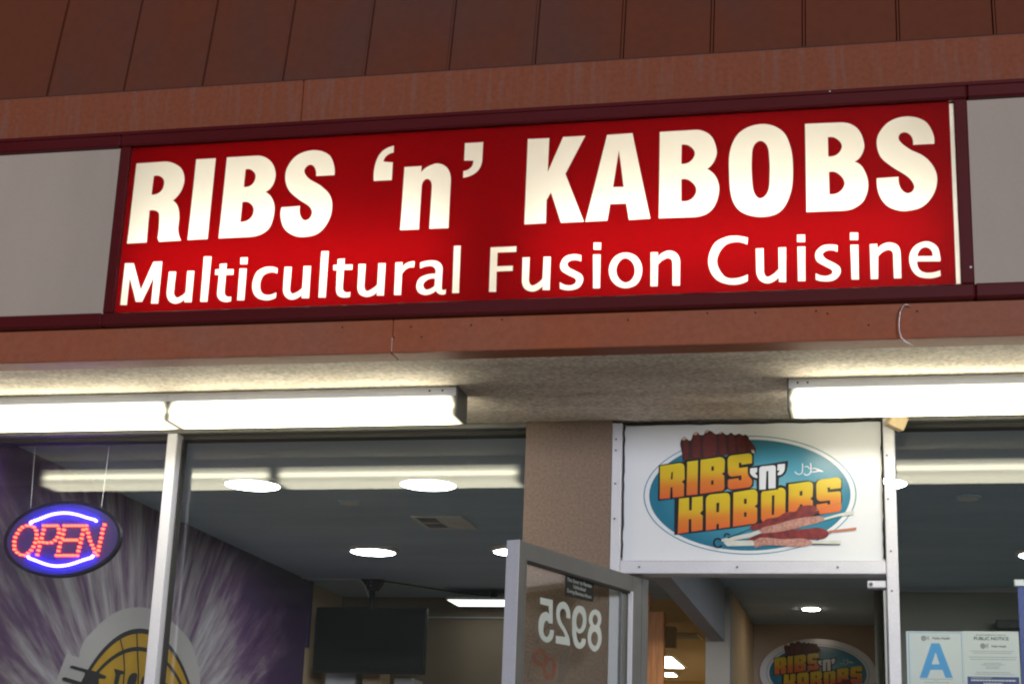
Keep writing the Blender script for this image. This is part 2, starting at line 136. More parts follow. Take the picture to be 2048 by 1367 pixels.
LOGO_ART = [
  ('ribs_dark',[[(-0.818,2.7147,0),(-0.8212,2.7504,0),(-0.8278,2.7803,0),(-0.8231,2.8041,1),(-0.81,2.8144,1),(-0.8006,2.8038,1),(-0.7866,2.7991,1),(-0.7751,2.8273,1),(-0.7605,2.8331,1),(-0.7512,2.8215,1),(-0.7357,2.8213,1),(-0.7256,2.8355,1),(-0.7053,2.8351,1),(-0.6893,2.8235,1),(-0.6762,2.8242,1),(-0.6632,2.8321,1),(-0.6502,2.8217,1),(-0.6386,2.8197,1),(-0.6271,2.8273,1),(-0.6127,2.8181,1),(-0.5939,2.8229,1),(-0.581,2.8167,1),(-0.5666,2.818,1),(-0.5552,2.8,0),(-0.5295,2.7641,0),(-0.5296,2.742,0),(-0.5439,2.7466,0),(-0.63,2.7389,0),(-0.7454,2.7212,0)]]),
  ('rib',[[(-0.8157,2.7951,0),(-0.7982,2.7963,0),(-0.7936,2.7649,0),(-0.7977,2.7234,0),(-0.8093,2.722,0),(-0.8169,2.7563,0)]]),
  ('rib',[[(-0.775,2.8124,0),(-0.7605,2.8241,0),(-0.7502,2.812,0),(-0.7485,2.7554,0),(-0.7513,2.7287,0),(-0.7745,2.726,0),(-0.7806,2.7707,0)]]),
  ('rib',[[(-0.7357,2.8177,0),(-0.6994,2.8276,0),(-0.6849,2.8139,0),(-0.6819,2.7693,0),(-0.6876,2.7338,0),(-0.731,2.7284,0),(-0.7384,2.7701,0)]]),
  ('rib',[[(-0.6733,2.8197,0),(-0.6531,2.8179,0),(-0.6459,2.7984,0),(-0.6444,2.7391,0),(-0.6646,2.7379,0),(-0.6733,2.7692,0)]]),
  ('rib',[[(-0.6343,2.8161,0),(-0.6156,2.8143,0),(-0.6084,2.789,0),(-0.6099,2.7475,0),(-0.63,2.7449,0),(-0.6358,2.7834,0)]]),
  ('rib',[[(-0.6011,2.8156,0),(-0.5752,2.8137,0),(-0.5638,2.7824,0),(-0.5725,2.75,0),(-0.5955,2.7473,0),(-0.6041,2.783,0)]]),
  ('rib',[[(-0.5666,2.8091,0),(-0.5552,2.7941,0),(-0.5324,2.7612,0),(-0.5439,2.754,0),(-0.5582,2.7616,0)]]),
  ('bone',[[(-0.8216,2.8041,1),(-0.8129,2.813,1),(-0.8041,2.8098,1),(-0.8099,2.7995,1)]]),
  ('bone',[[(-0.7765,2.8243,1),(-0.7664,2.8326,1),(-0.7576,2.8285,1),(-0.7663,2.8197,1)]]),
  ('bone',[[(-0.7329,2.8311,1),(-0.7198,2.8408,1),(-0.714,2.8353,1),(-0.7256,2.828,1)]]),
  ('bone',[[(-0.6748,2.8257,1),(-0.6661,2.8321,1),(-0.6603,2.8284,1),(-0.669,2.8232,1)]]),
  ('bone',[[(-0.5467,2.7541,1),(-0.5381,2.7554,1),(-0.5339,2.745,1),(-0.541,2.7442,1)]]),
  ('red_meat',[[(-0.5536,2.4465,0),(-0.5423,2.458,1),(-0.5084,2.4655,1),(-0.4895,2.4808,1),(-0.4481,2.4882,1),(-0.4142,2.5072,1),(-0.3768,2.5108,1),(-0.3616,2.5299,1),(-0.302,2.5315,0),(-0.2856,2.5065,0),(-0.3174,2.4914,0),(-0.5047,2.4406,0),(-0.5461,2.4369,0)]]),
  ('red_meat',[[(-0.5651,2.3987,0),(-0.5123,2.4234,1),(-0.4298,2.4365,1),(-0.3925,2.4402,1),(-0.3366,2.4419,1),(-0.2958,2.4464,1),(-0.2626,2.4371,1),(-0.2517,2.4246,1),(-0.2668,2.4057,1),(-0.3001,2.4001,1),(-0.326,2.402,0),(-0.5425,2.3975,0)]]),
  ('ground_meat',[[(-0.5198,2.433,0),(-0.5047,2.4463,1),(-0.4483,2.4614,1),(-0.3921,2.4772,1),(-0.3174,2.4895,1),(-0.2729,2.4874,1),(-0.2713,2.474,1),(-0.3551,2.4496,1),(-0.4299,2.4327,1),(-0.5048,2.4253,0)]]),
  ('ground_meat',[[(-0.5388,2.393,0),(-0.5087,2.4082,1),(-0.4301,2.4023,1),(-0.3557,2.404,1),(-0.3224,2.3964,1),(-0.317,2.385,1),(-0.356,2.3729,1),(-0.4864,2.3784,1),(-0.5351,2.3671,0)]]),
  ('blade',[[(-0.6747,2.4001,0),(-0.5499,2.4274,0),(-0.516,2.4387,0),(-0.5086,2.4272,0),(-0.5538,2.4083,0),(-0.6557,2.3913,0)]]),
  ('blade',[[(-0.6557,2.3886,0),(-0.6368,2.397,0),(-0.5425,2.3975,0),(-0.5313,2.3769,0),(-0.6406,2.3748,0)]]),
  ('blade',[[(-0.273,2.4828,0),(-0.2209,2.4978,0),(-0.1598,2.5126,0),(-0.1537,2.5058,0),(-0.1583,2.4955,0),(-0.2137,2.4901,0),(-0.2694,2.4752,0)]]),
  ('blade',[[(-0.3169,2.3956,0),(-0.208,2.3969,0),(-0.2037,2.3905,0),(-0.2102,2.3803,0),(-0.317,2.382,0)]]),
  ('blade_shadow',[[(-0.317,2.3839,0),(-0.2101,2.3829,0),(-0.2102,2.3799,0),(-0.3171,2.3801,0)]]),
  ('blade_shadow',[[(-0.6406,2.4085,0),(-0.5499,2.4434,0),(-0.5537,2.4396,0),(-0.6368,2.4046,0)]]),
  ('stick',[[(-0.2516,2.4348,0),(-0.1483,2.447,0),(-0.1485,2.4368,0),(-0.2517,2.4265,0)]]),
  ('thin_stick',[[(-0.3022,2.5142,0),(-0.2016,2.5449,0),(-0.2016,2.5419,0),(-0.3004,2.5112,0)]]),
  ('ring_dark',[[(-0.6955,2.3875,1),(-0.6899,2.4028,1),(-0.6766,2.4078,1),(-0.6633,2.4008,1),(-0.6652,2.3962,1),(-0.6766,2.4016,1),(-0.6861,2.3971,1),(-0.6891,2.3863,1),(-0.6841,2.376,1),(-0.6746,2.3741,1),(-0.6652,2.3798,1),(-0.6595,2.376,1),(-0.6727,2.3676,1),(-0.6879,2.3722,1)]]),
  ('ring_dark',[[(-0.6538,2.4123,1),(-0.6501,2.4238,1),(-0.6387,2.4257,1),(-0.6292,2.4199,1),(-0.6311,2.4169,1),(-0.6406,2.4207,1),(-0.6474,2.4181,1),(-0.6489,2.4115,1)]]),
  ('halal',[[(-0.3505,2.7,0),(-0.3472,2.6999,0),(-0.3481,2.6672,1),(-0.3529,2.6587,1),(-0.3647,2.6552,1),(-0.3752,2.6602,1),(-0.3791,2.6687,0),(-0.3767,2.6692,0),(-0.3728,2.6631,1),(-0.3646,2.6586,1),(-0.3552,2.6612,1),(-0.3514,2.6684,1)]]),
  ('halal',[[(-0.3195,2.7008,0),(-0.3162,2.7013,0),(-0.3153,2.668,1),(-0.3201,2.6584,1),(-0.3307,2.652,1),(-0.3412,2.6538,1),(-0.3446,2.6611,0),(-0.3423,2.6623,0),(-0.3377,2.6566,1),(-0.3295,2.6561,1),(-0.3224,2.6616,1),(-0.319,2.6693,1)]]),
  ('halal',[[(-0.3408,2.6884,0),(-0.329,2.6893,0),(-0.3203,2.679,0),(-0.3222,2.6771,0),(-0.3302,2.6864,0),(-0.3403,2.6855,0)]]),
  ('halal',[[(-0.3157,2.6668,0),(-0.2989,2.6686,0),(-0.2906,2.6733,0),(-0.3046,2.6788,0),(-0.3128,2.6777,0),(-0.3139,2.6801,0),(-0.3034,2.6822,0),(-0.2847,2.6757,0),(-0.2697,2.6682,0),(-0.2709,2.6651,0),(-0.2872,2.6677,0),(-0.2989,2.6647,0),(-0.3153,2.6639,0)]]),
]

RED_LEDS = [(-3.7266, 2.4986), (-3.7467, 2.4917), (-3.7587, 2.4807), (-3.7671, 2.4642), (-3.7754, 2.4476), (-3.7774, 2.4283), (-3.7751, 2.4104), (-3.7714, 2.3939), (-3.7576, 2.3802), (-3.7399, 2.3706), (-3.7217, 2.3679), (-3.705, 2.3774), (-3.6917, 2.3898), (-3.6824, 2.4054), (-3.6766, 2.4232), (-3.673, 2.4419), (-3.6738, 2.4598), (-3.679, 2.4777), (-3.6912, 2.4915), (-3.7086, 2.4985), (-3.6443, 2.4982), (-3.6279, 2.4982), (-3.6115, 2.4981), (-3.5951, 2.498), (-3.5803, 2.498), (-3.5711, 2.4842), (-3.5675, 2.4663), (-3.5725, 2.4471), (-3.5827, 2.4335), (-3.5993, 2.4239), (-3.62, 2.4226), (-3.6396, 2.4253), (-3.6577, 2.4267), (-3.6429, 2.4803), (-3.6458, 2.4624), (-3.6484, 2.4432), (-3.6537, 2.4075), (-3.6566, 2.3897), (-3.6595, 2.3706), (-3.5461, 2.4979), (-3.5289, 2.4978), (-3.5117, 2.4977), (-3.4943, 2.4977), (-3.4771, 2.4976), (-3.46, 2.4975), (-3.4426, 2.4975), (-3.5469, 2.48), (-3.5484, 2.4608), (-3.5519, 2.443), (-3.5564, 2.4238), (-3.5585, 2.4047), (-3.5607, 2.387), (-3.5672, 2.3671), (-3.5399, 2.4347), (-3.5251, 2.4347), (-3.5104, 2.4347), (-3.4956, 2.4346), (-3.4809, 2.4346), (-3.5509, 2.3671), (-3.5347, 2.3671), (-3.5185, 2.3671), (-3.5023, 2.3671), (-3.4875, 2.3671), (-3.4538, 2.4797), (-3.4558, 2.4592), (-3.4581, 2.4414), (-3.4604, 2.4231), (-3.464, 2.404), (-3.467, 2.3869), (-3.4699, 2.3671), (-3.4393, 2.4824), (-3.4301, 2.4659), (-3.4235, 2.4476), (-3.4157, 2.4304), (-3.4057, 2.4132), (-3.3957, 2.3977), (-3.388, 2.3814), (-3.3764, 2.3692), (-3.3563, 2.5012), (-3.3615, 2.4826), (-3.3638, 2.4638), (-3.3653, 2.4439), (-3.3683, 2.4262), (-3.371, 2.4067), (-3.3729, 2.3896)]

BLUE_TOP = [(-3.7087, 2.5109), (-3.6675, 2.5287), (-3.6103, 2.5483), (-3.5515, 2.5544), (-3.4973, 2.5477), (-3.4453, 2.5332), (-3.3994, 2.5187)]

BLUE_BOTTOM = [(-3.7014, 2.361), (-3.659, 2.3433), (-3.6035, 2.3262), (-3.5585, 2.3208), (-3.5033, 2.3271), (-3.4467, 2.3448), (-3.3963, 2.3643)]

MURAL = [
  ('white_halo',[[(1.097,2.0324,0),(1.1252,2.0994,1),(1.2329,2.177,1),(1.3466,2.2448,1),(1.4865,2.301,1),(1.6754,2.3437,1),(1.8796,2.3585,1),(2.068,2.3391,1),(2.2445,2.303,1),(2.4071,2.2494,1),(2.5084,2.1685,1),(2.5748,2.0873,1),(2.6174,1.9525,0),(0.8553,1.8031,0),(0.8871,1.8761,0),(0.9646,2.0258,0),(1.0993,2.0228,0)]]),
  ('fork',[[(1.0075,1.9717,0),(1.0317,1.9781,0),(1.2085,1.9744,0),(1.1677,1.9583,0),(1.0135,1.9644,0)]]),
  ('fork',[[(0.9414,1.9106,0),(0.9694,1.9172,0),(1.1705,1.9089,0),(1.1761,1.8857,0),(0.9483,1.8996,0)]]),
  ('fork',[[(1.208,1.9764,0),(1.2993,1.9735,0),(1.4036,1.9635,0),(1.3973,1.9507,0),(1.3248,1.9437,0),(1.3436,1.8445,0),(1.1803,1.8306,0),(1.1672,1.9603,0)]]),
  ('lettering',[[(1.4783,2.008,0),(1.604,2.0082,0),(1.5978,1.993,0),(1.5602,1.9872,0),(1.5386,1.9146,0),(1.4917,1.9104,0),(1.5036,1.9816,0)]]),
  ('lettering',[[(1.6434,1.9241,0),(1.659,1.9843,1),(1.7127,2.0107,1),(1.7591,2.0068,0),(1.7559,1.9767,0),(1.7311,1.9321,0)]]),
  ('lettering',[[(1.8004,1.9384,0),(1.8224,1.9981,1),(1.8659,2.0109,1),(1.9091,2.0043,0),(1.9116,1.9485,0)]]),
  ('lettering',[[(1.9424,1.9513,0),(1.9615,2.0051,0),(2.0231,2.0154,0),(2.0915,2.0,0),(2.147,1.9964,0),(2.1529,1.9704,0)]]),
]

DOOR_DIGITS = [
  ('5',[[(0.7702,2.0755,0),(0.683,2.0782,0),(0.6782,1.9949,0),(0.7064,1.9933,0),(0.7233,2.0003,1),(0.7393,1.9837,1),(0.7387,1.9535,1),(0.7168,1.9434,1),(0.6993,1.9567,1),(0.6953,1.9709,0),(0.6696,1.9733,0),(0.6771,1.9425,1),(0.7157,1.9244,1),(0.7619,1.9387,1),(0.776,1.9732,1),(0.7663,2.0107,1),(0.7311,2.0298,1),(0.7045,2.0247,0),(0.7099,2.053,0),(0.7688,2.0528,0)]]),
  ('2',[[(0.5534,2.0278,0),(0.5581,2.0559,1),(0.5815,2.0779,1),(0.6133,2.0814,1),(0.6468,2.063,1),(0.6543,2.0311,1),(0.6403,2.0021,1),(0.6013,1.976,1),(0.5846,1.9588,0),(0.6531,1.9551,0),(0.6516,1.9287,0),(0.5515,1.9317,0),(0.556,1.9566,1),(0.5828,1.9844,1),(0.6189,2.0109,1),(0.6296,2.0343,1),(0.6212,2.0524,1),(0.5994,2.0568,1),(0.5849,2.0462,1),(0.582,2.0279,0)]]),
  ('9',[[(0.4352,1.9691,0),(0.4395,1.9481,1),(0.4712,1.9298,1),(0.5101,1.9339,1),(0.5308,1.9626,1),(0.538,2.0023,1),(0.5352,2.0464,1),(0.5141,2.0743,1),(0.4886,2.0833,1),(0.4524,2.0792,1),(0.4345,2.0498,1),(0.4392,2.0112,1),(0.4739,1.985,1),(0.5066,1.9905,0),(0.4987,1.9633,1),(0.4787,1.9499,1),(0.4633,1.9674,0)],[(0.4841,2.0592,1),(0.4605,2.0433,1),(0.4656,2.0143,1),(0.4843,1.9988,1),(0.5064,2.0124,1),(0.5041,2.0441,1)]]),
  ('8',[[(0.3696,2.0853,1),(0.3322,2.0789,1),(0.3189,2.0548,1),(0.3333,2.0273,0),(0.3151,1.9974,1),(0.3203,1.9616,1),(0.3626,1.9314,1),(0.4065,1.9455,1),(0.4199,1.9787,1),(0.4126,2.0049,1),(0.4001,2.0223,0),(0.4144,2.0428,1),(0.4023,2.0698,1)],[(0.3654,2.0666,1),(0.346,2.0546,1),(0.3506,2.0364,1),(0.367,2.028,1),(0.3842,2.037,1),(0.3837,2.0562,1)],[(0.3693,2.0038,1),(0.3453,1.9938,1),(0.3442,1.9685,1),(0.3636,1.9519,1),(0.3907,1.9631,1),(0.3919,1.9884,1)]]),
  ('sticker',[[(0.5986,2.1827,0),(0.3842,2.1847,0),(0.3862,2.111,0),(0.5957,2.1056,0)]]),
]

DOOR_REFLECTION = [  # faint reflection in the door glass, drawn as flat coloured shapes
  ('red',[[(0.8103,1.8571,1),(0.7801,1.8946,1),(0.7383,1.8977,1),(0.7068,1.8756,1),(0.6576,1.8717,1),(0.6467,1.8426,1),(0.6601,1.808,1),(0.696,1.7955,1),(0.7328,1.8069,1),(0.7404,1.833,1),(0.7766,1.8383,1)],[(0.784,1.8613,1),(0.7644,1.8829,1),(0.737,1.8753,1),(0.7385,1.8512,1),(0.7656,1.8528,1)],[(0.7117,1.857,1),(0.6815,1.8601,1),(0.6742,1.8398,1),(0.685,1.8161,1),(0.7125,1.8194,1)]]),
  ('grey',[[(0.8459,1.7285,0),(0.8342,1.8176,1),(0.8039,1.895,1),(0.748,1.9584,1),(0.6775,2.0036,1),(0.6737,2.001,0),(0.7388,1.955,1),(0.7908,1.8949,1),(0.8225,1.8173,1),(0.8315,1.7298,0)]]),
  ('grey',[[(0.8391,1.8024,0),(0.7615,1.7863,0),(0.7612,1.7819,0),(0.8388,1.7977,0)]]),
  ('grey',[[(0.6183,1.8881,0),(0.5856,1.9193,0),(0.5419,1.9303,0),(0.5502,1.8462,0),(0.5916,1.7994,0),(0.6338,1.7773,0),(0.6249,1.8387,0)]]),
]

NOTICE_A = [
  ('A',[[(0.1168,2.0159,0),(0.1471,2.0162,0),(0.1908,1.8897,0),(0.1642,1.8893,0),(0.1538,1.9185,0),(0.1107,1.9179,0),(0.0983,1.8882,0),(0.0704,1.8878,0)],[(0.1316,1.9831,0),(0.1445,1.9388,0),(0.1157,1.9384,0)]]),
]

# ------------------------------------------------------------------ materials
def new_mat(name):
    m = bpy.data.materials.new(name); m.use_nodes = True
    nt = m.node_tree; nt.nodes.clear()
    out = nt.nodes.new('ShaderNodeOutputMaterial')
    return m, nt, out

def principled(name, color, rough=0.6, metal=0.0, spec=0.5, var=0.0, vscale=3.0, vcol=None, stretch=(1, 1, 1),
               bump=0.0, bscale=80.0, fine=0.0, detail=4.0, vlo=0.35, vhi=0.65):
    """plain surface with optional patchy second colour (var/vcol), fine tone grain and bump relief"""
    m, nt, out = new_mat(name)
    N = nt.nodes; L = nt.links
    b = N.new('ShaderNodeBsdfPrincipled')
    b.inputs['Roughness'].default_value = rough
    b.inputs['Metallic'].default_value = metal
    b.inputs['Specular IOR Level'].default_value = spec
    b.inputs['Base Color'].default_value = (*color, 1)
    L.new(b.outputs[0], out.inputs[0])
    geo = N.new('ShaderNodeNewGeometry')
    mp = N.new('ShaderNodeMapping'); mp.inputs['Scale'].default_value = stretch
    L.new(geo.outputs['Position'], mp.inputs['Vector'])
    last = None
    if var > 0:
        n = N.new('ShaderNodeTexNoise'); n.inputs['Scale'].default_value = vscale; n.inputs['Detail'].default_value = detail
        L.new(mp.outputs[0], n.inputs['Vector'])
        r = N.new('ShaderNodeMapRange'); r.inputs[1].default_value = vlo; r.inputs[2].default_value = vhi
        r.inputs[3].default_value = 0; r.inputs[4].default_value = var
        L.new(n.outputs['Fac'], r.inputs[0])
        mx = N.new('ShaderNodeMix'); mx.data_type = 'RGBA'
        mx.inputs['A'].default_value = (*color, 1); mx.inputs['B'].default_value = (*(vcol or [c * 0.6 for c in color]), 1)
        L.new(r.outputs[0], mx.inputs['Factor'])
        last = mx.outputs['Result']
    if fine > 0:
        n2 = N.new('ShaderNodeTexNoise'); n2.inputs['Scale'].default_value = bscale; n2.inputs['Detail'].default_value = 3
        L.new(geo.outputs['Position'], n2.inputs['Vector'])
        r2_ = N.new('ShaderNodeMapRange'); r2_.inputs[1].default_value = .3; r2_.inputs[2].default_value = .7
        r2_.inputs[3].default_value = 1 - fine; r2_.inputs[4].default_value = 1 + fine
        L.new(n2.outputs['Fac'], r2_.inputs[0])
        mm = N.new('ShaderNodeVectorMath'); mm.operation = 'SCALE'
        if last is not None: L.new(last, mm.inputs[0])
        else: mm.inputs[0].default_value = color
        L.new(r2_.outputs[0], mm.inputs['Scale'])
        last = mm.outputs[0]
    if last is not None: L.new(last, b.inputs['Base Color'])
    if bump > 0:
        nb = N.new('ShaderNodeTexNoise'); nb.inputs['Scale'].default_value = bscale; nb.inputs['Detail'].default_value = 5
        L.new(geo.outputs['Position'], nb.inputs['Vector'])
        bp = N.new('ShaderNodeBump'); bp.inputs['Strength'].default_value = bump; bp.inputs['Distance'].default_value = 0.004
        L.new(nb.outputs['Fac'], bp.inputs['Height'])
        L.new(bp.outputs[0], b.inputs['Normal'])
    return m

def emission(name, color, strength):
    m, nt, out = new_mat(name)
    e = nt.nodes.new('ShaderNodeEmission'); e.inputs[0].default_value = (*color, 1); e.inputs[1].default_value = strength
    nt.links.new(e.outputs[0], out.inputs[0])
    return m

def translucent(name, color, gloss=0.06, diffuse=0.25, dcolor=None):
    """thin sign sheet lit from behind: mostly translucent, a little diffuse, a weak sheen"""
    m, nt, out = new_mat(name)
    N = nt.nodes; L = nt.links
    t = N.new('ShaderNodeBsdfTranslucent'); t.inputs[0].default_value = (*color, 1)
    d = N.new('ShaderNodeBsdfDiffuse'); d.inputs[0].default_value = (*(dcolor or color), 1)
    g = N.new('ShaderNodeBsdfGlossy'); g.inputs['Roughness'].default_value = 0.25
    a = N.new('ShaderNodeMixShader'); a.inputs[0].default_value = diffuse
    L.new(t.outputs[0], a.inputs[1]); L.new(d.outputs[0], a.inputs[2])
    c = N.new('ShaderNodeMixShader'); c.inputs[0].default_value = gloss
    L.new(a.outputs[0], c.inputs[1]); L.new(g.outputs[0], c.inputs[2])
    L.new(c.outputs[0], out.inputs[0])
    return m

def glass(name, tint=(0.93, 0.95, 0.96), ior=0.040, haze=0.0):
    m, nt, out = new_mat(name)
    N = nt.nodes; L = nt.links
    t = N.new('ShaderNodeBsdfTransparent'); t.inputs[0].default_value = (*tint, 1)
    g = N.new('ShaderNodeBsdfGlossy'); g.inputs['Roughness'].default_value = 0.03
    lw = N.new('ShaderNodeLayerWeight'); lw.inputs['Blend'].default_value = 0.5
    pw = N.new('ShaderNodeMath'); pw.operation = 'POWER'; pw.inputs[1].default_value = 5
    f = N.new('ShaderNodeMath'); f.operation = 'MULTIPLY_ADD'; f.inputs[1].default_value = 1 - ior; f.inputs[2].default_value = ior
    L.new(lw.outputs['Facing'], pw.inputs[0]); L.new(pw.outputs[0], f.inputs[0])
    mx = N.new('ShaderNodeMixShader')
    L.new(f.outputs[0], mx.inputs[0]); L.new(t.outputs[0], mx.inputs[1]); L.new(g.outputs[0], mx.inputs[2])
    # faint film of dust, brushed sideways by cleaning
    dd = N.new('ShaderNodeBsdfDiffuse'); dd.inputs[0].default_value = (.55, .57, .6, 1)
    geo = N.new('ShaderNodeNewGeometry'); mp = N.new('ShaderNodeMapping'); mp.inputs['Scale'].default_value = (.8, 1, 9)
    n = N.new('ShaderNodeTexNoise'); n.inputs['Scale'].default_value = 2.0; n.inputs['Detail'].default_value = 5
    L.new(geo.outputs['Position'], mp.inputs[0]); L.new(mp.outputs[0], n.inputs['Vector'])
    r = N.new('ShaderNodeMapRange'); r.inputs[1].default_value = .35; r.inputs[2].default_value = .75
    r.inputs[3].default_value = haze * .5; r.inputs[4].default_value = haze * 1.6
    L.new(n.outputs['Fac'], r.inputs[0])
    m2 = N.new('ShaderNodeMixShader')
    L.new(r.outputs[0], m2.inputs[0]); L.new(mx.outputs[0], m2.inputs[1]); L.new(dd.outputs[0], m2.inputs[2])
    L.new(m2.outputs[0], out.inputs[0])
    return m

def ghost(name, color, a):
    """see-through colour that paints a reflection onto glass"""
    m, nt, out = new_mat(name)
    t = nt.nodes.new('ShaderNodeBsdfTransparent'); d = nt.nodes.new('ShaderNodeBsdfDiffuse'); d.inputs[0].default_value = (*color, 1)
    x = nt.nodes.new('ShaderNodeMixShader'); x.inputs[0].default_value = a
    nt.links.new(t.outputs[0], x.inputs[1]); nt.links.new(d.outputs[0], x.inputs[2]); nt.links.new(x.outputs[0], out.inputs[0])
    return m

M = {}
M['terracotta_up'] = principled('terracotta_fascia_paint', (.245, .074, .038), .65, spec=.15, var=.55, vscale=4, vcol=(.23, .110, .085), stretch=(11, 1, .8), bump=.15, bscale=60, fine=.10, vlo=.50, vhi=.70)  # darker than the lower boards: weaker light higher up is in the colour
M['terracotta_low'] = principled('terracotta_board_paint', (.33, .092, .042), .6, spec=.2, var=.6, vscale=2.2, vcol=(.27, .12, .085), bump=.12, bscale=50, fine=.08)
M['roof'] = principled('roof_metal_paint', (.145, .042, .022), .7, spec=.15, var=.8, vscale=2.4, vcol=(.10, .050, .042), vlo=.48, vhi=.75, stretch=(1, 1, .5), bump=.05, bscale=30, fine=.05)  # dirty paint, also darkened for light falling off up the front
M['roof_dark'] = principled('roof_seam_dark', (.035, .02, .018), .8)
M['maroon'] = principled('maroon_sign_frame', (.085, .008, .010), .45, metal=.0, spec=.2, var=.35, vscale=6, vcol=(.11, .016, .020), stretch=(.3, 1, 1))
M['maroon_low'] = M['maroon']
M['cream'] = principled('blank_cream_panel', (.46, .385, .325), .5, spec=.25, var=.7, vscale=1.6, vcol=(.385, .32, .27), stretch=(1.6, 1, .5), fine=.02, bscale=120)
M['soffit'] = principled('soffit_stucco', (.80, .73, .65), .85, var=1.0, vscale=3.2, vcol=(.58, .51, .44), stretch=(.55, 2.2, 1), bump=1.0, bscale=62, fine=.30, detail=6)
M['pier'] = principled('brown_stucco', (.20, .142, .108), .85, var=.3, vscale=3, vcol=(.16, .118, .095), bump=1.0, bscale=100, fine=.20)
M['alu'] = principled('brushed_aluminium', (.64, .65, .72), .45, metal=.12, var=.3, vscale=9, vcol=(.54, .55, .61), fine=.05, bscale=150)
M['alu_dark'] = principled('dark_grey_aluminium', (.15, .15, .145), .55, metal=.1, var=.4, vscale=8, vcol=(.11, .11, .10))
M['caulk'] = principled('black_glazing_seal', (.02, .02, .02), .7)
M['white_metal'] = principled('white_enamelled_steel', (.78, .83, .90), .4, var=.15, vscale=5, fine=.02)
M['grey_metal'] = principled('grey_steel_end', (.14, .14, .125), .5, metal=.2)
M['white_plastic'] = principled('white_plastic', (.72, .72, .70), .4)
M['black'] = principled('black_plastic', (.010, .010, .010), .45, spec=.3)
M['screen'] = principled('dark_screen', (.006, .007, .006), .5, spec=.15)
M['ceiling'] = principled('interior_ceiling_paint', (.46, .59, .72), .9, var=.6, vscale=3, vcol=(.38, .50, .62), stretch=(.4, 2, 1), bump=.5, bscale=120, fine=.06)
M['beige'] = principled('beige_wall_paint', (.52, .38, .22), .8, bump=.2, bscale=90, var=.2, vscale=2)
M['brownwall'] = principled('brown_wall_paint', (.22, .175, .12), .8, bump=.2, bscale=90, var=.2, vscale=2)
M['corrwall'] = principled('corridor_brown_paint', (.46, .36, .28), .8, bump=.2, bscale=90, var=.2, vscale=2)
M['olive'] = principled('olive_wall_paint', (.24, .24, .19), .8, bump=.2, bscale=90, var=.2, vscale=2)
M['trim'] = principled('grey_trim', (.42, .45, .48), .6)
M['warmwall'] = principled('warm_cream_paint', (.62, .46, .24), .8)
M['warmceil'] = principled('kitchen_ceiling_tile', (.62, .54, .40), .9, fine=.1, bscale=60)
M['greycol'] = principled('grey_column_paint', (.36, .33, .29), .8, bump=.2, bscale=90)
M['bluegrey'] = principled('blue_grey_beam_paint', (.36, .38, .43), .8, bump=.2, bscale=90, var=.3, vscale=4, vcol=(.30, .29, .30))
M['wood'] = principled('orange_stained_wood', (.68, .27, .08), .4, var=.6, vscale=6, vcol=(.34, .12, .035), stretch=(14, 14, .8))
M['tile'] = principled('interior_floor_tile', (.30, .27, .24), .5, var=.3, vscale=2)
M['concrete'] = principled('walkway_concrete', (.62, .59, .56), .85, var=.5, vscale=2, fine=.1)  # unseen walkway, made paler than real concrete to bounce light upward
M['lot'] = principled('pale_concrete_lot', (.56, .53, .49), .9, var=.5, vscale=1.2, vcol=(.42, .40, .38), fine=.15, bscale=120)  # unseen lot, whitened so that it bounces light onto the soffit
M['steel'] = principled('stainless_steel', (.66, .68, .66), .35, metal=.6)
M['galv'] = principled('galvanised_wire', (.6, .6, .62), .3, metal=.6)
M['blockwood'] = principled('tan_foam_block', (.74, .58, .36), .8, fine=.08, bscale=90)
M['hole'] = principled('screw_hole_dark', (.03, .02, .02), .9)
M['purple'] = principled('deep_purple_paint', (.040, .014, .075), .7)
M['glass'] = glass('window_glass', haze=.005)
M['glass_door'] = glass('door_glass', tint=(.95, .96, .95), ior=.045, haze=.006)
M['tube'] = emission('sign_tube_glow', (1.0, .95, .80), 19.0)
M['reflector'] = principled('white_sign_interior', (.78, .78, .76), .7)
M['film_red'] = translucent('red_vinyl_film', (.165, .0010, .0018), diffuse=.12, gloss=.035, dcolor=(.30, .004, .006))
M['acrylic'] = translucent('cream_acrylic', (.95, .92, .83), diffuse=.10, gloss=.03, dcolor=(.7, .68, .62))
M['disc'] = emission('led_disc_light', (.94, .98, 1.0), 42)
M['spot'] = emission('recessed_spot_light', (1.0, .84, .68), 40)
M['troffer'] = emission('troffer_light', (1.0, .93, .78), 15)
M['hang'] = emission('hanging_panel_glow', (1.0, .97, .90), 2.6)
M['red_led'] = emission('red_led', (1.0, .05, .022), 12)
M['blue_led'] = emission('blue_led', (.075, .05, 1.0), 55)
M['print_white'] = principled('white_print_panel', (.72, .75, .80), .22, spec=.6, var=.08, vscale=2)
M['print_dark'] = principled('print_dark_outline', (.022, .024, .03), .25)
M['print_teal_line'] = principled('print_teal_line', (.06, .24, .34), .3)
M['print_ribs'] = principled('print_rib_dark', (.045, .010, .010), .4)
M['print_rib'] = principled('print_rib_red', (.115, .016, .014), .4, var=.6, vscale=60, vcol=(.06, .010, .010))
M['print_bone'] = principled('print_bone', (.52, .40, .30), .4)
M['print_meat'] = principled('print_red_meat', (.23, .022, .022), .4, var=.8, vscale=45, vcol=(.07, .010, .012))
M['print_ground'] = principled('print_ground_meat', (.50, .27, .22), .4, var=.8, vscale=90, vcol=(.28, .12, .10))
M['print_blade'] = principled('print_blade', (.60, .62, .58), .3, var=.4, vscale=30, vcol=(.42, .44, .42))
M['print_stick'] = principled('print_stick', (.45, .16, .08), .4)
M['ink_blue'] = principled('print_sky_blue', (.09, .36, .68), .4)
M['ink_black'] = principled('print_ink_black', (.04, .045, .05), .5)
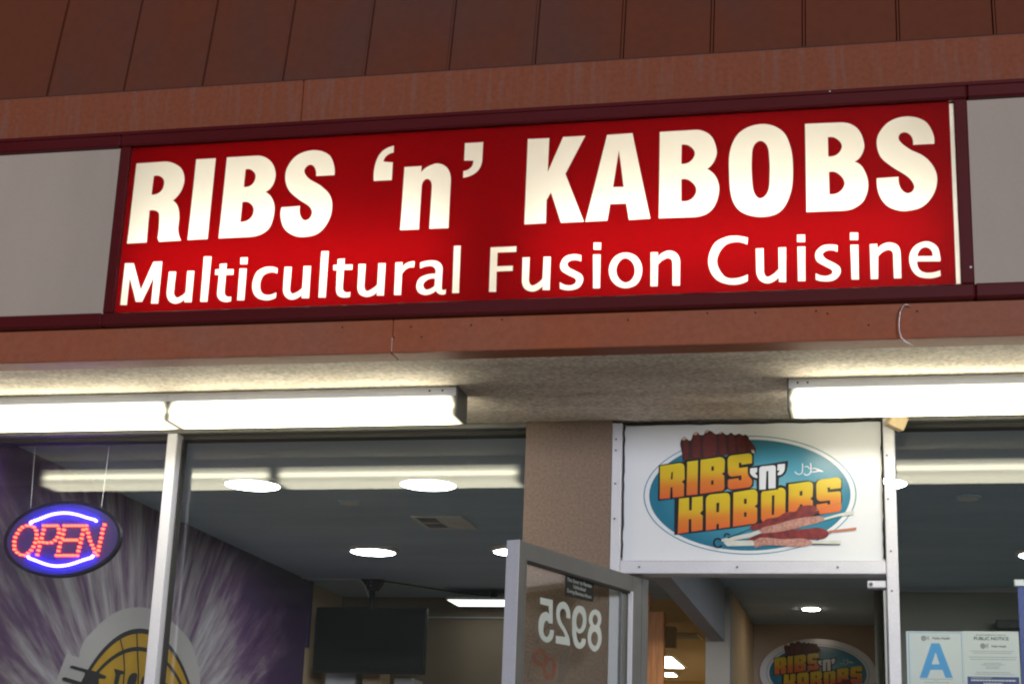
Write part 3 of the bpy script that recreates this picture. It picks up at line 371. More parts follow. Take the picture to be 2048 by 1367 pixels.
M['ink_grey'] = principled('print_ink_grey', (.30, .32, .32), .5)
M['ink_navy'] = principled('print_navy', (.05, .075, .22), .4)
M['paper'] = principled('notice_paper', (.66, .70, .66), .5)
M['white_vinyl'] = principled('white_vinyl_digit', (.50, .55, .52), .45)
M['banner_blue'] = principled('banner_blue', (.045, .075, .30), .5, var=.6, vscale=5, vcol=(.09, .12, .34))
M['gold'] = principled('mural_gold_paint', (.50, .28, .010), .7, var=.3, vscale=8)
M['mural_black'] = principled('mural_black_paint', (.015, .014, .016), .7)
M['mural_white'] = principled('mural_white_paint', (.42, .385, .36), .8, var=.3, vscale=5, vcol=(.36, .33, .31))

def gradient_print():
    """letter fill: yellow at the letter's top running to orange-red at its foot (printed)"""
    m, nt, out = new_mat('print_yellow_to_orange')
    N = nt.nodes; L = nt.links
    tc = N.new('ShaderNodeTexCoord'); s = N.new('ShaderNodeSeparateXYZ'); L.new(tc.outputs['Generated'], s.inputs[0])
    r = N.new('ShaderNodeValToRGB')
    e = r.color_ramp.elements
    e[0].position = 0.0; e[0].color = (.62, .115, .035, 1)
    e[1].position = 1.0; e[1].color = (.62, .50, .025, 1)
    k = e.new(.35); k.color = (.62, .20, .03, 1)
    k = e.new(.62); k.color = (.62, .42, .025, 1)
    L.new(s.outputs['Z'], r.inputs[0])
    b = N.new('ShaderNodeBsdfPrincipled'); b.inputs['Roughness'].default_value = .3
    L.new(r.outputs[0], b.inputs['Base Color']); L.new(b.outputs[0], out.inputs[0])
    return m
M['print_grad'] = gradient_print()

def teal_print():
    m, nt, out = new_mat('print_teal_oval')
    N = nt.nodes; L = nt.links
    tc = N.new('ShaderNodeTexCoord'); mp = N.new('ShaderNodeMapping')
    mp.inputs['Location'].default_value = (-1.1, 0, -1.0); mp.inputs['Scale'].default_value = (2, 0, 2)
    L.new(tc.outputs['Generated'], mp.inputs[0])
    ln = N.new('ShaderNodeVectorMath'); ln.operation = 'LENGTH'; L.new(mp.outputs[0], ln.inputs[0])
    r = N.new('ShaderNodeValToRGB'); e = r.color_ramp.elements
    e[0].position = .05; e[0].color = (.22, .50, .60, 1)
    e[1].position = 1.0; e[1].color = (.030, .17, .27, 1)
    k = e.new(.6); k.color = (.065, .28, .40, 1)
    L.new(ln.outputs['Value'], r.inputs[0])
    b = N.new('ShaderNodeBsdfPrincipled'); b.inputs['Roughness'].default_value = .22
    L.new(r.outputs[0], b.inputs['Base Color']); L.new(b.outputs[0], out.inputs[0])
    return m
M['print_teal'] = teal_print()

def lens_material():
    """fluorescent wraparound lens: glows where the tube lies behind it, fades in the last centimetres"""
    m, nt, out = new_mat('fluorescent_lens')
    N = nt.nodes; L = nt.links
    tc = N.new('ShaderNodeTexCoord'); s = N.new('ShaderNodeSeparateXYZ'); L.new(tc.outputs['Generated'], s.inputs[0])
    a = N.new('ShaderNodeMath'); a.operation = 'SUBTRACT'; a.inputs[1].default_value = .5; L.new(s.outputs['X'], a.inputs[0])
    b = N.new('ShaderNodeMath'); b.operation = 'ABSOLUTE'; L.new(a.outputs[0], b.inputs[0])
    r = N.new('ShaderNodeMapRange'); r.interpolation_type = 'SMOOTHSTEP'
    r.inputs[1].default_value = .5; r.inputs[2].default_value = .452; r.inputs[3].default_value = .6; r.inputs[4].default_value = FIX_STRENGTH
    L.new(b.outputs[0], r.inputs[0])
    # brighter where the tube runs close behind the plastic
    zr = N.new('ShaderNodeFloatCurve'); cv = zr.mapping.curves[0]
    cv.points[0].location = (0, .50); cv.points[1].location = (1, .14)
    cv.points.new(.28, .40); cv.points.new(.5, .90); cv.points.new(.72, .42)
    zr.mapping.update()
    L.new(s.outputs['Z'], zr.inputs['Value'])
    mu = N.new('ShaderNodeMath'); mu.operation = 'MULTIPLY'; L.new(r.outputs[0], mu.inputs[0]); L.new(zr.outputs[0], mu.inputs[1])
    e = N.new('ShaderNodeEmission'); e.inputs[0].default_value = (1.0, .93, .68, 1)
    L.new(mu.outputs[0], e.inputs[1]); L.new(e.outputs[0], out.inputs[0])
    return m
FIX_STRENGTH = 23.0
M['lens'] = lens_material()

BALL_Y, BALL_Z, BALL_R = 1.850, 1.339, .897
def mural_material():
    """purple wall painted with white and lilac brush rays that spread from the ball"""
    m, nt, out = new_mat('purple_mural_paint')
    N = nt.nodes; L = nt.links
    geo = N.new('ShaderNodeNewGeometry'); s = N.new('ShaderNodeSeparateXYZ'); L.new(geo.outputs['Position'], s.inputs[0])
    dy = N.new('ShaderNodeMath'); dy.operation = 'SUBTRACT'; dy.inputs[1].default_value = BALL_Y; L.new(s.outputs['Y'], dy.inputs[0])
    dz = N.new('ShaderNodeMath'); dz.operation = 'SUBTRACT'; dz.inputs[1].default_value = BALL_Z + .1; L.new(s.outputs['Z'], dz.inputs[0])
    an = N.new('ShaderNodeMath'); an.operation = 'ARCTAN2'; L.new(dy.outputs[0], an.inputs[0]); L.new(dz.outputs[0], an.inputs[1])
    c = N.new('ShaderNodeCombineXYZ'); L.new(dy.outputs[0], c.inputs[0]); L.new(dz.outputs[0], c.inputs[1])
    ln = N.new('ShaderNodeVectorMath'); ln.operation = 'LENGTH'; L.new(c.outputs[0], ln.inputs[0])
    c2 = N.new('ShaderNodeCombineXYZ')
    am = N.new('ShaderNodeMath'); am.operation = 'MULTIPLY'; am.inputs[1].default_value = 8; L.new(an.outputs[0], am.inputs[0])
    lm = N.new('ShaderNodeMath'); lm.operation = 'MULTIPLY'; lm.inputs[1].default_value = .8; L.new(ln.outputs['Value'], lm.inputs[0])
    L.new(am.outputs[0], c2.inputs[0]); L.new(lm.outputs[0], c2.inputs[1])
    n = N.new('ShaderNodeTexNoise'); n.inputs['Scale'].default_value = 1.6; n.inputs['Detail'].default_value = 8; n.inputs['Roughness'].default_value = .66
    L.new(c2.outputs[0], n.inputs['Vector'])
    # strokes thin out away from the ball
    fade = N.new('ShaderNodeMapRange'); fade.inputs[1].default_value = .95; fade.inputs[2].default_value = 2.6
    fade.inputs[3].default_value = .13; fade.inputs[4].default_value = -.24
    L.new(ln.outputs['Value'], fade.inputs[0])
    ad = N.new('ShaderNodeMath'); ad.operation = 'ADD'; L.new(n.outputs['Fac'], ad.inputs[0]); L.new(fade.outputs[0], ad.inputs[1])
    r = N.new('ShaderNodeValToRGB'); e = r.color_ramp.elements
    e[0].position = .34; e[0].color = (.055, .022, .078, 1)
    e[1].position = .74; e[1].color = (.40, .365, .375, 1)
    k = e.new(.47); k.color = (.115, .058, .12, 1)
    k = e.new(.60); k.color = (.25, .205, .225, 1)
    L.new(ad.outputs[0], r.inputs[0])
    b = N.new('ShaderNodeBsdfPrincipled'); b.inputs['Roughness'].default_value = .75
    L.new(r.outputs[0], b.inputs['Base Color']); L.new(b.outputs[0], out.inputs[0])
    return m
M['mural'] = mural_material()

# ------------------------------------------------------------------ mesh helpers
class MB:
    def __init__(s): s.v = []; s.f = []; s.sm = []
    def add(s, vs, fs, smooth=False):
        o = len(s.v); s.v += [tuple(v) for v in vs]; s.f += [tuple(i + o for i in f) for f in fs]; s.sm += [smooth] * len(fs)
        return s
    def box(s, x0, x1, y0, y1, z0, z1, bev=0.0):
        if bev <= 0:
            return s.add([(x0, y0, z0), (x1, y0, z0), (x1, y1, z0), (x0, y1, z0), (x0, y0, z1), (x1, y0, z1), (x1, y1, z1), (x0, y1, z1)],
                         [(0, 3, 2, 1), (4, 5, 6, 7), (0, 1, 5, 4), (1, 2, 6, 5), (2, 3, 7, 6), (3, 0, 4, 7)])
        b = min(bev, (x1 - x0) / 2.2, (y1 - y0) / 2.2, (z1 - z0) / 2.2)
        # chamfered box: 24 vertices
        vs = []; idx = {}
        for ix, sx in ((0, x0), (1, x1)):
            for iy, sy in ((0, y0), (1, y1)):
                for iz, sz in ((0, z0), (1, z1)):
                    dx = b if ix == 0 else -b; dy = b if iy == 0 else -b; dz = b if iz == 0 else -b
                    idx[(ix, iy, iz)] = len(vs)
                    vs += [(sx, sy + dy, sz + dz), (sx + dx, sy, sz + dz), (sx + dx, sy + dy, sz)]
        I = lambda a, b_, c, k: idx[(a, b_, c)] + k
        fs = []
        for a in (0, 1):
            q = [I(a, 0, 0, 0), I(a, 1, 0, 0), I(a, 1, 1, 0), I(a, 0, 1, 0)]; fs.append(q if a else q[::-1])
            q = [I(0, a, 0, 1), I(1, a, 0, 1), I(1, a, 1, 1), I(0, a, 1, 1)]; fs.append(q[::-1] if a else q)
            q = [I(0, 0, a, 2), I(1, 0, a, 2), I(1, 1, a, 2), I(0, 1, a, 2)]; fs.append(q if a else q[::-1])
        for a in (0, 1):
            for c in (0, 1):
                fs.append([I(a, c, 0, 0), I(a, c, 1, 0), I(a, c, 1, 1), I(a, c, 0, 1)])
                fs.append([I(a, 0, c, 0), I(a, 1, c, 0), I(a, 1, c, 2), I(a, 0, c, 2)])
                fs.append([I(0, a, c, 1), I(1, a, c, 1), I(1, a, c, 2), I(0, a, c, 2)])
        for a in (0, 1):
            for b_ in (0, 1):
                for c in (0, 1): fs.append([I(a, b_, c, 0), I(a, b_, c, 1), I(a, b_, c, 2)])
        return s.add(vs, fs)
    def tube(s, pts, r, n=8):
        pts = [Vector(p) for p in pts]; rings = []
        for i, p in enumerate(pts):
            t = (pts[min(i + 1, len(pts) - 1)] - pts[max(i - 1, 0)]).normalized()
            a = t.cross(Vector((0.13, 0.31, 0.94))); a.normalize(); b = t.cross(a)
            rings.append([p + r * (math.cos(2 * math.pi * k / n) * a + math.sin(2 * math.pi * k / n) * b) for k in range(n)])
        vs = [v for rg in rings for v in rg]; fs = []
        for i in range(len(rings) - 1):
            for k in range(n):
                fs.append((i * n + k, i * n + (k + 1) % n, (i + 1) * n + (k + 1) % n, (i + 1) * n + k))
        fs.append(tuple(range(n))[::-1]); fs.append(tuple(range((len(rings) - 1) * n, len(rings) * n)))
        return s.add(vs, fs, True)
    def disc(s, c, r, h, n=40, axis='z', ry=None):
        """short cylinder from c, h along the axis; ry = second radius for ovals"""
        ry = ry or r; vs = []
        for k in (0, 1):
            for i in range(n):
                a = 2 * math.pi * i / n; u, v = r * math.cos(a), ry * math.sin(a)
                vs.append((c[0] + u, c[1] + v, c[2] + k * h) if axis == 'z' else (c[0] + u, c[1] + k * h, c[2] + v) if axis == 'y' else (c[0] + k * h, c[1] + u, c[2] + v))
        fs = [tuple(range(n)), tuple(range(n, 2 * n))[::-1]] + [(i, (i + 1) % n, n + (i + 1) % n, n + i) for i in range(n)]
        return s.add(vs, fs)
    def mesh(s, name, mat):
        me = bpy.data.meshes.new(name); me.from_pydata(s.v, [], s.f)
        if any(s.sm): me.polygons.foreach_set('use_smooth', s.sm)
        me.materials.append(mat); me.update()
        return me
    def build(s, name, mat, parent=None, loc=None, label=None):
        o = bpy.data.objects.new(name, s.mesh(name, mat)); COL.objects.link(o)
        if parent is not None: put(o, parent)
        if label: o['label'] = label
        return o

def put(o, parent):
    """parent o while keeping its world coordinates (parents are unrotated, unscaled empties or meshes)"""
    o.parent = parent
    p = parent; off = Vector((0, 0, 0))
    while p is not None:
        off += p.location; p = p.parent
    o.location = -off
def thing(name, label, cat, loc=(0, 0, 0), group=None):
    o = bpy.data.objects.new(name, None); COL.objects.link(o); o.location = loc; o.empty_display_size = .1
    return tag(o, label, cat, group)
def tag(o, label, cat, group=None):
    o['label'] = label; o['category'] = cat
    if group: o['group'] = group
    return o
def structure(name, mb, mat):
    o = mb.build(name, mat); o['kind'] = 'structure'; return o

def smooth_path(pts, steps=6):
    """(u, v, flag) outline -> polygon; 0 corner, 1 smooth, 2 end of a straight run that flows into a curve"""
    n = len(pts); out = []
    P2 = [Vector((p[0], p[1])) for p in pts]
    fl = [p[2] for p in pts]
    straight = [fl[i] != 1 and fl[(i + 1) % n] != 1 and not (fl[i] == 2 and fl[(i + 1) % n] == 2 and False) for i in range(n)]
    def tangent(i, seg):        # tangent at point i for the segment number seg
        a, b = P2[(i - 1) % n], P2[(i + 1) % n]
        if fl[i] == 1: return (b - a)
        if fl[i] == 2:
            if straight[(i - 1) % n] and seg == i: return (P2[i] - a)
            if straight[i] and seg != i: return (b - P2[i])
            return (b - a)
        return None
    for i in range(n):
        j = (i + 1) % n
        out.append(P2[i])
        if straight[i]: continue
        ch = P2[j] - P2[i]; l = ch.length
        t0 = tangent(i, i); t1 = tangent(j, i)
        t0 = t0.normalized() * l if t0 is not None and t0.length > 1e-9 else None
        t1 = t1.normalized() * l if t1 is not None and t1.length > 1e-9 else None
        if t0 is None and t1 is None: t0 = t1 = ch
        elif t0 is None: t0 = 2 * ch - t1
        elif t1 is None: t1 = 2 * ch - t0
        for k in range(1, steps):
            t = k / steps; t2 = t * t; t3 = t2 * t
            out.append((2 * t3 - 3 * t2 + 1) * P2[i] + (t3 - 2 * t2 + t) * t0 + (-2 * t3 + 3 * t2) * P2[j] + (t3 - t2) * t1)
    return out

def xz(y):            # a plane that faces the street
    return lambda u, v, w: (u, y - w, v)
def sheet(paths, fn, w0=0.0, thick=0.0, steps=6, raw=False):
    """filled outline(s) with holes; thick > 0 gives a solid"""
    polys = [p if raw else smooth_path(p, steps) for p in paths]
    polys3 = [[Vector((p[0], p[1], 0)) for p in poly] for poly in polys]
    flat = [p for poly in polys3 for p in poly]
    tri = tessellate_polygon(polys3)
    mb = MB()
    mb.add([fn(p.x, p.y, w0 + thick) for p in flat], tri)
    if thick > 0:
        mb.add([fn(p.x, p.y, w0) for p in flat], [t[::-1] for t in tri])
        for poly in polys:
            n = len(poly)
            vs = [fn(p[0], p[1], w0) for p in poly] + [fn(p[0], p[1], w0 + thick) for p in poly]
            mb.add(vs, [(i, (i + 1) % n, n + (i + 1) % n, n + i) for i in range(n)])
    return mb
def ellipse(cx, cz, a, b, n=72):
    return [Vector((cx + a * math.cos(2 * math.pi * i / n), cz + b * math.sin(2 * math.pi * i / n))) for i in range(n)]
def rect(x0, x1, z0, z1):
    return [Vector((x0, z0)), Vector((x1, z0)), Vector((x1, z1)), Vector((x0, z1))]
def text_mesh(name, body, size, u, v, fn, w, mat, parent, width=None, bold=0.0, align='CENTER'):
    """printed words from Blender's built-in font, laid on the plane fn at (u, v) = middle of the line's foot"""
    cu = bpy.data.curves.new(name, 'FONT'); cu.body = body; cu.size = size; cu.align_x = 'CENTER'; cu.offset = bold
    cu.resolution_u = 2
    tmp = bpy.data.objects.new('tmp', cu)
    me = bpy.data.meshes.new_from_object(tmp)
    bpy.data.objects.remove(tmp)
    xs = [p.co.x for p in me.vertices]
    k = width / (max(xs) - min(xs)) if width and xs else 1
    for p in me.vertices:
        p.co = fn(u + p.co.x * k, v + p.co.y, w)
    me.materials.clear(); me.materials.append(mat)
    o = bpy.data.objects.new(name, me); COL.objects.link(o)
    put(o, parent)
    return o

# ------------------------------------------------------------------ setting: ground, walkway, shop interior shell
ZC = 2.88                 # soffit and ceiling height
structure('ground', MB().box(-400, 400, -400, 400, -1.0, -.15), M['lot'])
structure('walkway', MB().box(-30, 30, -1.7, 0.0, -.148, 0.0, .02), M['concrete'])
structure('floor', MB().box(-3.88, 2.6, 0.0, 11.2, -.148, .004), M['tile'])
structure('ceiling', MB().box(-3.94, 2.7, .10, 5.06, ZC, ZC + .12), M['ceiling'])
structure('corridor_ceiling', MB().box(-1.22, 2.7, 5.062, 6.6, ZC, ZC + .12), M['ceiling'])
structure('kitchen_ceiling', MB().box(-3.94, -1.222, 5.062, 11.3, ZC, ZC + .12), M['warmceil'])
wl = structure('wall_left', MB().box(-4.02, -3.87, .165, 4.30, 0, ZC), M['mural'])
wl['label'] = 'purple painted wall with white brush rays and the gold ball emblem'
structure('wall_left_rear', MB().box(-4.02, -3.885, 4.302, 5.2, 0, ZC), M['beige'])
structure('wall_back', MB().box(-3.884, -1.78, 5.06, 5.2, 0, ZC), M['brownwall'])
structure('wall_back_right', MB().box(-.085, 2.7, 4.50, 4.62, 0, ZC), M['olive'])
structure('wall_right', MB().box(2.55, 2.7, .10, 4.498, 0, ZC), M['olive'])
structure('corridor_wall_left', MB().box(-1.22, -1.068, 4.70, 6.38, 0, ZC), M['beige'])
structure('corridor_wall_right', MB().box(-.152, -.10, 4.622, 6.38, 0, ZC), M['olive'])
structure('corridor_wall_back', MB().box(-1.22, .3, 6.40, 6.52, 0, ZC), M['corrwall'])
structure('kitchen_wall_back', MB().box(-3.94, -1.2, 11.0, 11.2, 0, ZC), M['warmwall'])
structure('kitchen_wall_left', MB().box(-3.94, -3.8, 5.202, 10.998, 0, ZC), M['warmwall'])
structure('kitchen_wall_right', MB().box(-1.22, -1.07, 6.522, 10.998, 0, ZC), M['warmwall'])

# ------------------------------------------------------------------ the shop building
bld = thing('shop_building', 'strip mall shopfront with terracotta canopy, brown stucco pier and aluminium framed windows', 'building')
XL, XR = -9.0, 6.0
# canopy: upper fascia boards, lower fascia boards, slab behind
for x0, x1 in ((XL, -5.2), (-5.198, -2.111), (-2.109, 1.12), (1.122, XR)):
    MB().box(x0, x1, -1.066, -.95, 3.757, 3.940, .004).build('upper_fascia_board', M['terracotta_up'], bld)
for x0, x1 in ((XL, -4.4), (-4.398, -1.711), (-1.709, .55), (.552, XR)):
    MB().box(x0, x1, -1.053, -.95, 2.872, 2.9955, .003).build('lower_fascia_board', M['terracotta_low'], bld)
MB().box(XL, XR, -1.050, .10, ZC, 2.93).build('soffit', M['soffit'], bld)
MB().box(XL, XR, -.60, .10, 2.932, 5.4).build('canopy_core', M['roof_dark'], bld)
MB().box(XL, XR, -.95, -.602, 3.76, 3.93).build('canopy_ledge', M['roof_dark'], bld)
# mansard: pans 0.323 m wide leaning back 10 degrees, rib at each seam
sn, cs = math.sin(math.radians(10)), math.cos(math.radians(10))
def slope_box(x0, x1, d0, d1, l, s0=0.0):
    b = MB(); vs = []
    for d in (d0, d1):
        for s in (s0, l):
            for x in (x0, x1):
                vs.append((x, -1.046 + s * sn - d * cs, 3.940 + s * cs + d * sn))
    return b.add(vs, [(0, 1, 3, 2), (4, 6, 7, 5), (0, 4, 5, 1), (2, 3, 7, 6), (0, 2, 6, 4), (1, 5, 7, 3)])
slope_box(XL, XR, -.06, -.012, 1.6).build('roof_backing', M['roof_dark'], bld)
SEAM0, PITCH = .0545, .3226
for i in range(-20, 16):
    x = SEAM0 + i * PITCH
    if x < -6 or x > 3.5: continue
    j = random.uniform(-.0015, .0015)
    slope_box(x + .0065, x + PITCH - .0055, -.012, 0.0 + j, 1.6, .001).build('roof_panel', M['roof'], bld)
    slope_box(x - .0035, x + .003, -.012, .010, 1.6, .002).build('roof_seam', M['roof'], bld)
MB().box(XL, XR, -1.062, -1.0, 3.9402, 3.9435).build('roof_drip_edge', M['roof_dark'], bld)
# screw holes and nail heads in the lower fascia
nh = MB()
for x, z in ((-1.896, 2.972), (-1.643, 2.966), (-1.703, 2.928), (-1.602, 2.927), (-1.425, 2.965), (-1.315, 2.982), (-.873, 2.966), (-.602, 2.982), (-.441, 2.978), (-.24, 2.977), (-.203, 2.967), (-.07, 2.923), (.087, 2.966)):
    nh.disc((x, -1.0545, z), .0035, .002, 8, 'y')
nh.build('nail_head', M['hole'], bld)['kind'] = 'stuff'
# pier and wall above / below the glass
MB().box(-1.45, -1.099, 0.0, .16, 0, ZC - .001).build('pier', M['pier'], bld)
MB().box(-4.02, -1.451, .012, .16, 0, .45).build('bulkhead_wall', M['pier'], bld)
MB().box(.006, 2.6, .012, .16, 0, .45).build('bulkhead_wall', M['pier'], bld)
MB().box(-7.0, -4.022, 0.0, .16, 0, ZC - .001).build('party_wall', M['pier'], bld)
MB().box(2.602, 6.0, 0.0, .16, 0, ZC - .001).build('party_wall', M['pier'], bld)
# window frames
for x0, x1 in ((-4.02, -1.451), (.006, 2.6)):
    MB().box(x0, x1, .010, .158, 2.858, ZC - .001, .003).build('window_head_frame', M['alu_dark'], bld)  # head frame lies in shade; that dark is put into its colour
    MB().box(x0, x1, .060, .125, 2.841, 2.8575).build('window_gasket', M['caulk'], bld)
    MB().box(x0, x1, .008, .158, .451, .50, .003).build('window_sill_frame', M['alu'], bld)
f = MB().box(-3.012, -2.966, 0.0, .088, .501, 2.857, .003).build('window_mullion', M['alu'], bld)
MB().box(-2.965, -2.957, .050, .091, .502, 2.840).build('mullion_gasket', M['caulk'], bld)
MB().box(-3.90, -3.013, .092, .098, .501, 2.857).build('window_glass', M['glass'], bld)
MB().box(-2.956, -1.452, .092, .098, .501, 2.857).build('window_glass', M['glass'], bld)
MB().box(.008, 2.54, .092, .098, .501, 2.857).build('window_glass', M['glass'], bld)
MB().box(2.541, 2.6, 0.0, .09, .501, 2.857, .003).build('window_mullion', M['alu'], bld)
MB().box(-4.02, -3.901, 0.0, .155, .501, 2.857, .003).build('window_mullion', M['alu'], bld)
# door opening: jambs, transom bar, black seal round the transom panel
MB().box(-1.098, -1.058, 0.0, .10, 0, 2.868, .003).build('door_jamb', M['alu'], bld)
MB().box(-.040, .0045, -.004, .155, 0, 2.872, .003).build('door_jamb', M['alu'], bld)
MB().box(-1.057, -.041, -.001, .10, 2.264, 2.313, .003).build('transom_bar', M['alu'], bld)
MB().box(-1.057, -.041, .002, .012, 2.3135, 2.3165).build('transom_bar_lip', M['alu'], bld)
MB().box(-1.057, -.041, .04, .09, 2.314, 2.868).build('transom_backing', M['caulk'], bld)
# uneven bead of black seal round the panel
random.seed(3)
for pts in ([(-1.0535, .026, 2.33 + i * .0265) for i in range(21)], [(-1.045 + i * .05, .026, 2.8655) for i in range(21)], [(-.0445, .026, 2.33 + i * .0265) for i in range(21)]):
    q = [(p[0] + random.uniform(-.0025, .0025), p[1], p[2] + random.uniform(-.0018, .0018)) for p in pts]
    MB().tube(q, .0042, 6).build('black_seal', M['caulk'], bld)
# screws
sc = MB()
for x, z in ((-1.081, 2.80), (-1.081, 2.755), (-1.081, 2.62), (-1.081, 2.48), (-.98, 2.289), (-.60, 2.289), (-.22, 2.289), (-.027, 2.72), (-.027, 2.55), (-.022, 2.20), (-.022, 2.35)):
    sc.disc((x, -.0055, z), .0042, .003, 10, 'y')
sc.build('screw', M['grey_metal'], bld)['kind'] = 'stuff'
# ceiling-hung beam, column, trims inside
MB().box(-1.188, -1.096, .9, 4.498, 2.53, ZC - .001).build('ceiling_beam', M['bluegrey'], bld)
MB().box(-1.22, -1.064, 4.50, 4.698, 0, ZC - .001).build('interior_column', M['greycol'], bld)
MB().box(-.02, 2.54, 4.47, 4.499, 2.852, ZC - .001).build('crown_trim', M['trim'], bld)
MB().box(-3.869, -3.855, 4.29, 4.345, 2.44, ZC - .001).build('purple_corner_strip', M['purple'], bld)
MB().box(-3.884, -1.79, 5.045, 5.059, 2.735, 2.743).build('wall_trim', M['trim'], bld)

# ------------------------------------------------------------------ mural emblem painted on the left wall (parts of that wall)
def wall_plane(u, v, w): return (-3.8695 + w, u, v)
def wall_part(name, paths, mat, w, steps=6, raw=False):
    o = sheet(paths, wall_plane, w, 0.0, steps, raw).build(name, mat, wl); return o
for ch, paths in MURAL:
    if ch == 'white_halo': wall_part('mural_halo', paths, M['mural_white'], .0006, 8)
def arc_band(cy, cz, r, th, a0, a1, n=48):
    o = [Vector((cy + (r + th / 2) * math.cos(a0 + (a1 - a0) * i / n), cz + (r + th / 2) * math.sin(a0 + (a1 - a0) * i / n))) for i in range(n + 1)]
    i_ = [Vector((cy + (r - th / 2) * math.cos(a0 + (a1 - a0) * i / n), cz + (r - th / 2) * math.sin(a0 + (a1 - a0) * i / n))) for i in range(n + 1)]
    return o + i_[::-1]
wall_part('mural_ball', [ellipse(BALL_Y, BALL_Z, BALL_R - .008, BALL_R - .008, 96)], M['gold'], .0012, raw=True)
wall_part('mural_ball_outline', [arc_band(BALL_Y, BALL_Z, BALL_R, .026, 0, math.pi)], M['mural_black'], .0018, raw=True)
wall_part('mural_ball_seam', [arc_band(1.843, 1.198, .944, .022, math.radians(32), math.radians(150))], M['mural_black'], .0024, raw=True)
for pts in ([(1.509, 2.170), (1.573, 2.097), (1.603, 2.012), (1.61, 1.7)], [(1.70, 2.222), (1.729, 2.136), (1.774, 2.008), (1.79, 1.7)], [(2.06, 2.20), (2.06, 2.10), (2.05, 2.0), (2.03, 1.7)]):
    a = [Vector((p[0] - .008, p[1])) for p in pts]; b = [Vector((p[0] + .008, p[1])) for p in pts]
    wall_part('mural_ball_seam', [a + b[::-1]], M['mural_black'], .003, raw=True)
for ch, paths in MURAL:
    if ch == 'fork': wall_part('mural_fork', paths, M['mural_black'], .0036)
    if ch == 'lettering': wall_part('mural_lettering', paths, M['mural_black'], .0036)

# ------------------------------------------------------------------ illuminated sign
SG = (-1.070)
sg = thing('illuminated_sign', 'lit red sign reading RIBS ‘n’ KABOBS Multicultural Fusion Cuisine in cream letters', 'sign', (-1.277, -1.07, 2.996))
counts = []
polys = [rect(-2.7745, .2145, 3.0385, 3.7035)]
for ch, paths in SIGN_LETTERS:
    if ch == 'i':
        polys += [smooth_path(p, 6) for p in paths]
    else:
        polys += [smooth_path(p, 6) for p in paths]
sheet(polys, xz(SG), 0, 0, raw=True).build('red_film', M['film_red'], sg)
for ch, paths in SIGN_LETTERS:
    o = sheet(paths, xz(SG), 0, 0, 6).build('letter', M['acrylic'], sg)
# cabinet interior with two rows' worth of tube ends visible at the right-hand gap
cab = MB()
cab.box(-2.79, .245, -.74, -.72, 3.02, 3.72)
cab.box(-2.79, .245, -1.066, -.741, 3.02, 3.046)
cab.box(-2.79, .245, -1.066, -.741, 3.70, 3.72)
cab.box(-2.79, -2.772, -1.066, -.741, 3.0465, 3.6995)
cab.box(.228, .245, -1.066, -.741, 3.0465, 3.6995)
cab.build('sign_cabinet', M['reflector'], sg)
for x0, x1 in ((-2.735, -1.51), (-1.23, .17)):
    MB().tube([(x0, -.925, 3.235), (x1, -.925, 3.235)], .019, 12).build('fluorescent_tube', M['tube'], sg)
    MB().tube([(x0 - .03, -.925, 3.235), (x0 + .001, -.925, 3.235)], .021, 12).build('tube_cap', M['white_plastic'], sg)
    MB().tube([(x1 - .001, -.925, 3.235), (x1 + .03, -.925, 3.235)], .021, 12).build('tube_cap', M['white_plastic'], sg)
def frame_rails(parent, x0, x1):
    MB().box(x0, x1, -1.096, -1.045, 3.700, 3.7565, .006).build('frame_rail', M['maroon'], parent)
    MB().box(x0, x1, -1.102, -1.096, 3.742, 3.7562, .002).build('frame_lip', M['maroon'], parent)
    MB().box(x0, x1, -1.090, -1.045, 2.996, 3.0455, .006).build('frame_rail', M['maroon'], parent)
frame_rails(sg, -2.812, .272)
MB().box(-2.811, -2.771, -1.088, -1.045, 3.046, 3.6995, .003).build('frame_divider', M['maroon'], sg)
MB().box(.229, .271, -1.088, -1.045, 3.046, 3.6995, .003).build('frame_divider', M['maroon'], sg)
MB().disc((.262, -1.0895, 3.10), .004, .002, 10, 'y').build('screw', M['steel'], sg)
MB().disc((-.18, -1.1035, 3.749), .003, .002, 10, 'y').build('screw', M['steel'], sg)
for nm, x0, x1, lab in (('blank_sign', -6.2, -2.813, 'blank cream sign panel in maroon frame left of the lit red sign'), ('blank_sign', .273, 3.6, 'blank cream sign panel in maroon frame right of the lit red sign')):
    t = thing(nm, lab, 'sign', ((x0 + x1) / 2, -1.07, 2.996), 'blank sign panels on the fascia')
    frame_rails(t, x0, x1)
    MB().box(x0, x1, -1.072, -1.05, 3.046, 3.6995).build('panel', M['cream'], t)

